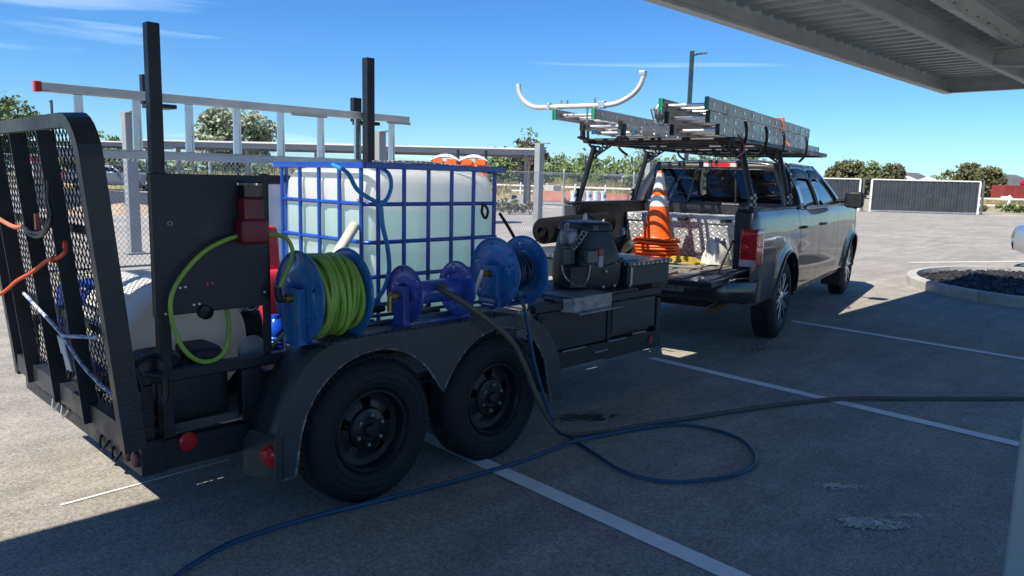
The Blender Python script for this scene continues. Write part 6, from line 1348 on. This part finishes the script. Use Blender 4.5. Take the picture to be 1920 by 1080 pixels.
mb = MB(); mb.box((-.7, 0, .2), (.7, 1.2, 2.0)); mb.build('shell', WHT, VB, local=True, bevel=.05); mb = MB(); mb.box((-.72, -.02, 2.001), (.72, 1.22, 2.45)); mb.build('red_top', mat('top_red', (.5, .05, .06), .5), VB, local=True, bevel=.05); mb = MB(); mb.box((-.7, 0, 0), (.7, 1.2, .199)); mb.build('skid', BLKP, VB, local=True)
# parked silver pickup far behind the fence
pickup('parked_pickup', 'silver pickup parked under the far carport behind the fence', far(160, 55.5), R(-44), mat('silver_paint', (.17, .175, .19), .3, .5, .05, 2, coat=.6), False)
# silver car at the right edge
def car(label, loc, rz):
    t = thing('parked_car', label, 'car', loc, rz); SP = mat('car_silver', (.42, .43, .47), .22, .7, .04, 2, coat=.8)
    def hw(x): return .88 * (1 - .16 * max(0, (abs(x) - 1.5) / .8) ** 2.4)
    sec = [(.30, .93), (.45, .985), (.62, 1.0), (.78, .985), (.90, .93)]
    def top(x): return .92 - .10 * max(0, (abs(x) - 1.2) / 1.1) ** 2
    for s in (-1, 1):
        def fn(u, v):
            x = -2.3 + 4.6 * u; zb = .28 + .10 * max(0, (abs(x) - 1.8) / .5) ** 2
            for wx in (-1.35, 1.35):
                d = abs(x - wx)
                if d < .36: zb = max(zb, .33 + math.sqrt(.36 ** 2 - d * d))
            z = zb + (top(x) - zb) * v; return (x, s * hw(x) * lerp_tab(sec, z), z)
        mb = MB(); mb.grid(fn, 90, 12); mb.build('body_side', SP, t, local=True, smooth=50)
    mb = MB(); mb.grid(lambda u, v: (lambda x: (x, (-1 + 2 * v) * hw(x) * lerp_tab(sec, top(x)), top(x) + .05 * (1 - abs(2 * v - 1) ** 3)))(-2.3 + 4.6 * u), 40, 12); mb.build('body_top', SP, t, local=True, smooth=50)
    for e in (-1, 1):
        mb = MB(); mb.grid(lambda u, v: (lambda y, z: (e * (2.3 + .10 * (1 - (abs(y) / .8) ** 2) * math.sin(math.pi * (z - .3) / .62) + .04 * math.sin(math.pi * v)), y, z))((-1 + 2 * u) * hw(2.3) * (.95 + .03 * math.sin(math.pi * v)), .36 + (top(2.3) - .36) * v), 20, 10); bp_ = mb.build('bumper', SP, t, local=True, smooth=50)
        for s in (-1, 1):
            mb = MB(); mb.rbox((e * 2.34 - .05, s * .55 - .1, .42), (e * 2.34 + .02, s * .55 + .1, .54), .5); mb.build('fog_lamp', TRIM, bp_, local=True)
            mb = MB(); mb.rbox((e * 2.25 - .12, s * .62 - .15, .66), (e * 2.25 + .06, s * .62 + .12, .80), .5); mb.build('lamp', REDL if e < 0 else mat('lamp_clear', (.6, .62, .65), .1, .3), bp_, local=True, smooth=50)
    def gh(x): return max(0., 1 - (abs(x + .15) / 1.55) ** 3.2)
    mb = MB(); mb.grid(lambda u, v: (lambda x: (x, (-1 + 2 * v) * (.80 - .22 * gh(x)), .93 + .52 * gh(x) * (1 - .12 * abs(2 * v - 1) ** 2)))(-1.7 + 3.1 * u), 30, 12); mb.build('roof_and_glass', glass('car_glass', (.03, .03, .04), .2), t, local=True, smooth=50)
    for wx in (-1.35, 1.35):
        for s in (-1, 1):
            mb = MB(); mb.lathe([(.20, .03), (.22, .0), (.28, .0), (.32, .04), (.325, .10), (.32, .17), (.28, .2)], (wx, s * .86, .325), (0, -s, 0), 36); w_ = mb.build('wheel_tyre', RUB, t, local=True, smooth=40)
            mb = MB(); mb.lathe([(.205, .02), (.19, .01), (.17, .05), (.05, .03), (0, .03)], (wx, s * .86, .325), (0, -s, 0), 24); mb.build('rim', ALUB, w_, local=True, smooth=40)
    mb = MB(); mb.box((-1.9, -.7, .25), (1.9, .7, .5)); mb.build('underbody', TRIM, t, local=True)
car('silver car beyond the island, only its end showing at the right edge', V((18.6, 1.0, 0)), R(88))
# ------------------------------------------------------------------ hoses on the ground, ropes
z0 = .016
BLH = [(2.955, 2.84, .93), (2.97, 2.775, .84), (3.045, 2.765, .54), (3.17, 2.76, .24), (3.30, 2.79, .07), (3.40, 2.80, z0), (3.33, 2.62, z0), (3.27, 2.46, z0), (3.20, 2.28, z0), (3.19, 2.12, z0), (3.25, 1.99, z0), (3.36, 1.90, z0), (3.50, 1.83, z0), (3.66, 1.79, z0), (3.82, 1.80, z0), (3.95, 1.86, z0), (4.08, 1.97, z0), (4.16, 2.09, z0), (4.18, 2.25, z0), (4.13, 2.41, z0), (4.02, 2.51, z0), (3.86, 2.57, z0), (3.60, 2.65, z0), (3.30, 2.69, z0 + .012), (3.0, 2.70, z0), (2.708, 2.71, z0), (2.28, 2.765, z0), (1.95, 2.82, z0), (1.736, 2.862, z0), (1.5, 2.885, z0), (1.314, 2.878, z0), (1.17, 2.83, z0), (1.053, 2.773, z0), (.9, 2.64, z0), (.75, 2.4, z0)]
mb = MB(); mb.tube(cat_rom(BLH, 8), .0105, 8); one(mb, 'pressure_hose', mat('ground_hose_blue', (.018, .07, .135), .42, 0, .25, 5), 'dark blue hose from the reel making a big loop on the asphalt', 'hose', (3.4, 2.8, 0), smooth=60)
GH = [(2.50, 2.905, 1.00), (2.44, 2.87, .995), (2.47, 2.82, .965), (2.56, 2.775, .90), (2.70, 2.755, .80), (2.85, 2.755, .685), (2.95, 2.76, .55), (3.03, 2.765, .415), (3.13, 2.77, .25), (3.25, 2.78, .12), (3.37, 2.775, .045), (3.505, 2.735, .018), (3.70, 2.66, .018), (3.878, 2.60, .022), (4.2, 2.50, .018), (4.74, 2.315, .018), (5.1, 2.18, .018), (5.407, 2.032, .018), (5.66, 1.86, .018), (5.896, 1.641, .018), (6.25, 1.33, .018), (6.573, 1.051, .018), (7.1, .55, .018), (7.6, 0, .018)]
mb = MB(); mb.tube(cat_rom(GH, 8), .0155, 8); one(mb, 'suction_hose', BROWNH, 'thick grey brown hose from the small reel running off to the right', 'hose', (3.5, 2.7, 0), smooth=60)
# ramp ties
mb = MB(); P = cat_rom([(.86, 5.2, .72), (.86, 4.30, .933), (.86, 3.95, 1.04), (.86, 3.694, 1.105), (.86, 3.443, 1.18), (.865, 3.32, 1.20), (.87, 3.25, 1.225)], 6); mb.tube(P, .0085, 7)
mb.tube(cat_rom([(.865, 3.27, 1.215), (.86, 3.20, 1.235), (.865, 3.22, 1.27), (.875, 3.27, 1.245)], 4), .0075, 6); mb.ball((.86, 3.36, 1.19), .016, 8); one(mb, 'orange_rope', mat('rope_orange', (.75, .09, .02), .7, 0, .3, 40, .4, 120), 'orange rope knotted to the mesh ramp', 'rope', (.91, 4.0, .9), smooth=60)
mb = MB()
for o_ in (0, .035):
    mb.tube(cat_rom([(.845, 3.335 - o_, 1.50), (.84, 3.32 - o_ * .8, 1.43), (.84, 3.31 - o_, 1.36), (.84, 3.40, 1.30 - o_ * .3), (.84, 3.563, 1.285 - o_ * .4), (.84, 3.70, 1.30)], 6), .0085, 7)
one(mb, 'black_cable', BLKP, 'black cable loop hanging on the mesh ramp', 'cable', (.88, 3.6, 1.27), smooth=60)
mb = MB(); mb.tube(cat_rom([(.84, 3.70, 1.30), (.84, 3.85, 1.29), (.84, 4.1, 1.31), (.84, 4.5, 1.36)], 6), .010, 7); mb.box((.835, 3.48, 1.30), (.85, 3.505, 1.365)); one(mb, 'orange_cable', mat('cable_salmon', (.55, .16, .08), .6), 'faded orange cable end beside the black cable on the ramp', 'cable', (.875, 4.0, 1.28), smooth=60)
mb = MB(); mb.tube(cat_rom([(.88, 3.94, .981), (.88, 3.68, .935), (.88, 3.45, .892), (.88, 3.36, .88), (.885, 3.18, .905), (.90, 3.02, .925)], 6), .0075, 6); mb.tube(cat_rom([(.88, 3.45, .892), (.88, 3.30, .845), (.885, 3.15, .79), (.895, 3.0, .75), (.90, 2.9, .735)], 6), .0065, 6)
one(mb, 'tie_rope', mat('rope_pale', (.50, .50, .54), .75, 0, .5, 50, c2=(.05, .12, .35), thr=(.5, .56), c2scale=40), 'pale tie rope strung across the lower mesh ramp', 'rope', (.93, 3.8, .8), smooth=60)
mb = MB(); mb.hexa([(.866, 3.37, .81), (.872, 3.31, .80), (.876, 3.31, .80), (.870, 3.37, .81), (.866, 3.41, .875), (.872, 3.35, .865), (.876, 3.35, .865), (.870, 3.41, .875)]); mb.hexa([(.88, 3.36, .74), (.884, 3.31, .74), (.888, 3.31, .74), (.884, 3.36, .74), (.87, 3.365, .809), (.874, 3.31, .799), (.878, 3.31, .799), (.874, 3.365, .809)])
one(mb, 'paper_tag', mat('tag_white', (.68, .66, .62), .8), 'white paper tag hanging from the rope on the ramp', 'tag', (.915, 3.68, .72))
# dark hose behind the tank's right side to the truck
mb = MB(); mb.tube(cat_rom([(3.50, 3.52, 1.32), (3.62, 3.55, 1.22), (3.76, 3.58, 1.08), (3.84, 3.60, .98)], 6), .011, 7); one(mb, 'feed_hose', BLKP, 'black feed hose from the caged tank down to the engine pump', 'hose', (3.6, 3.55, 1.0), smooth=60)
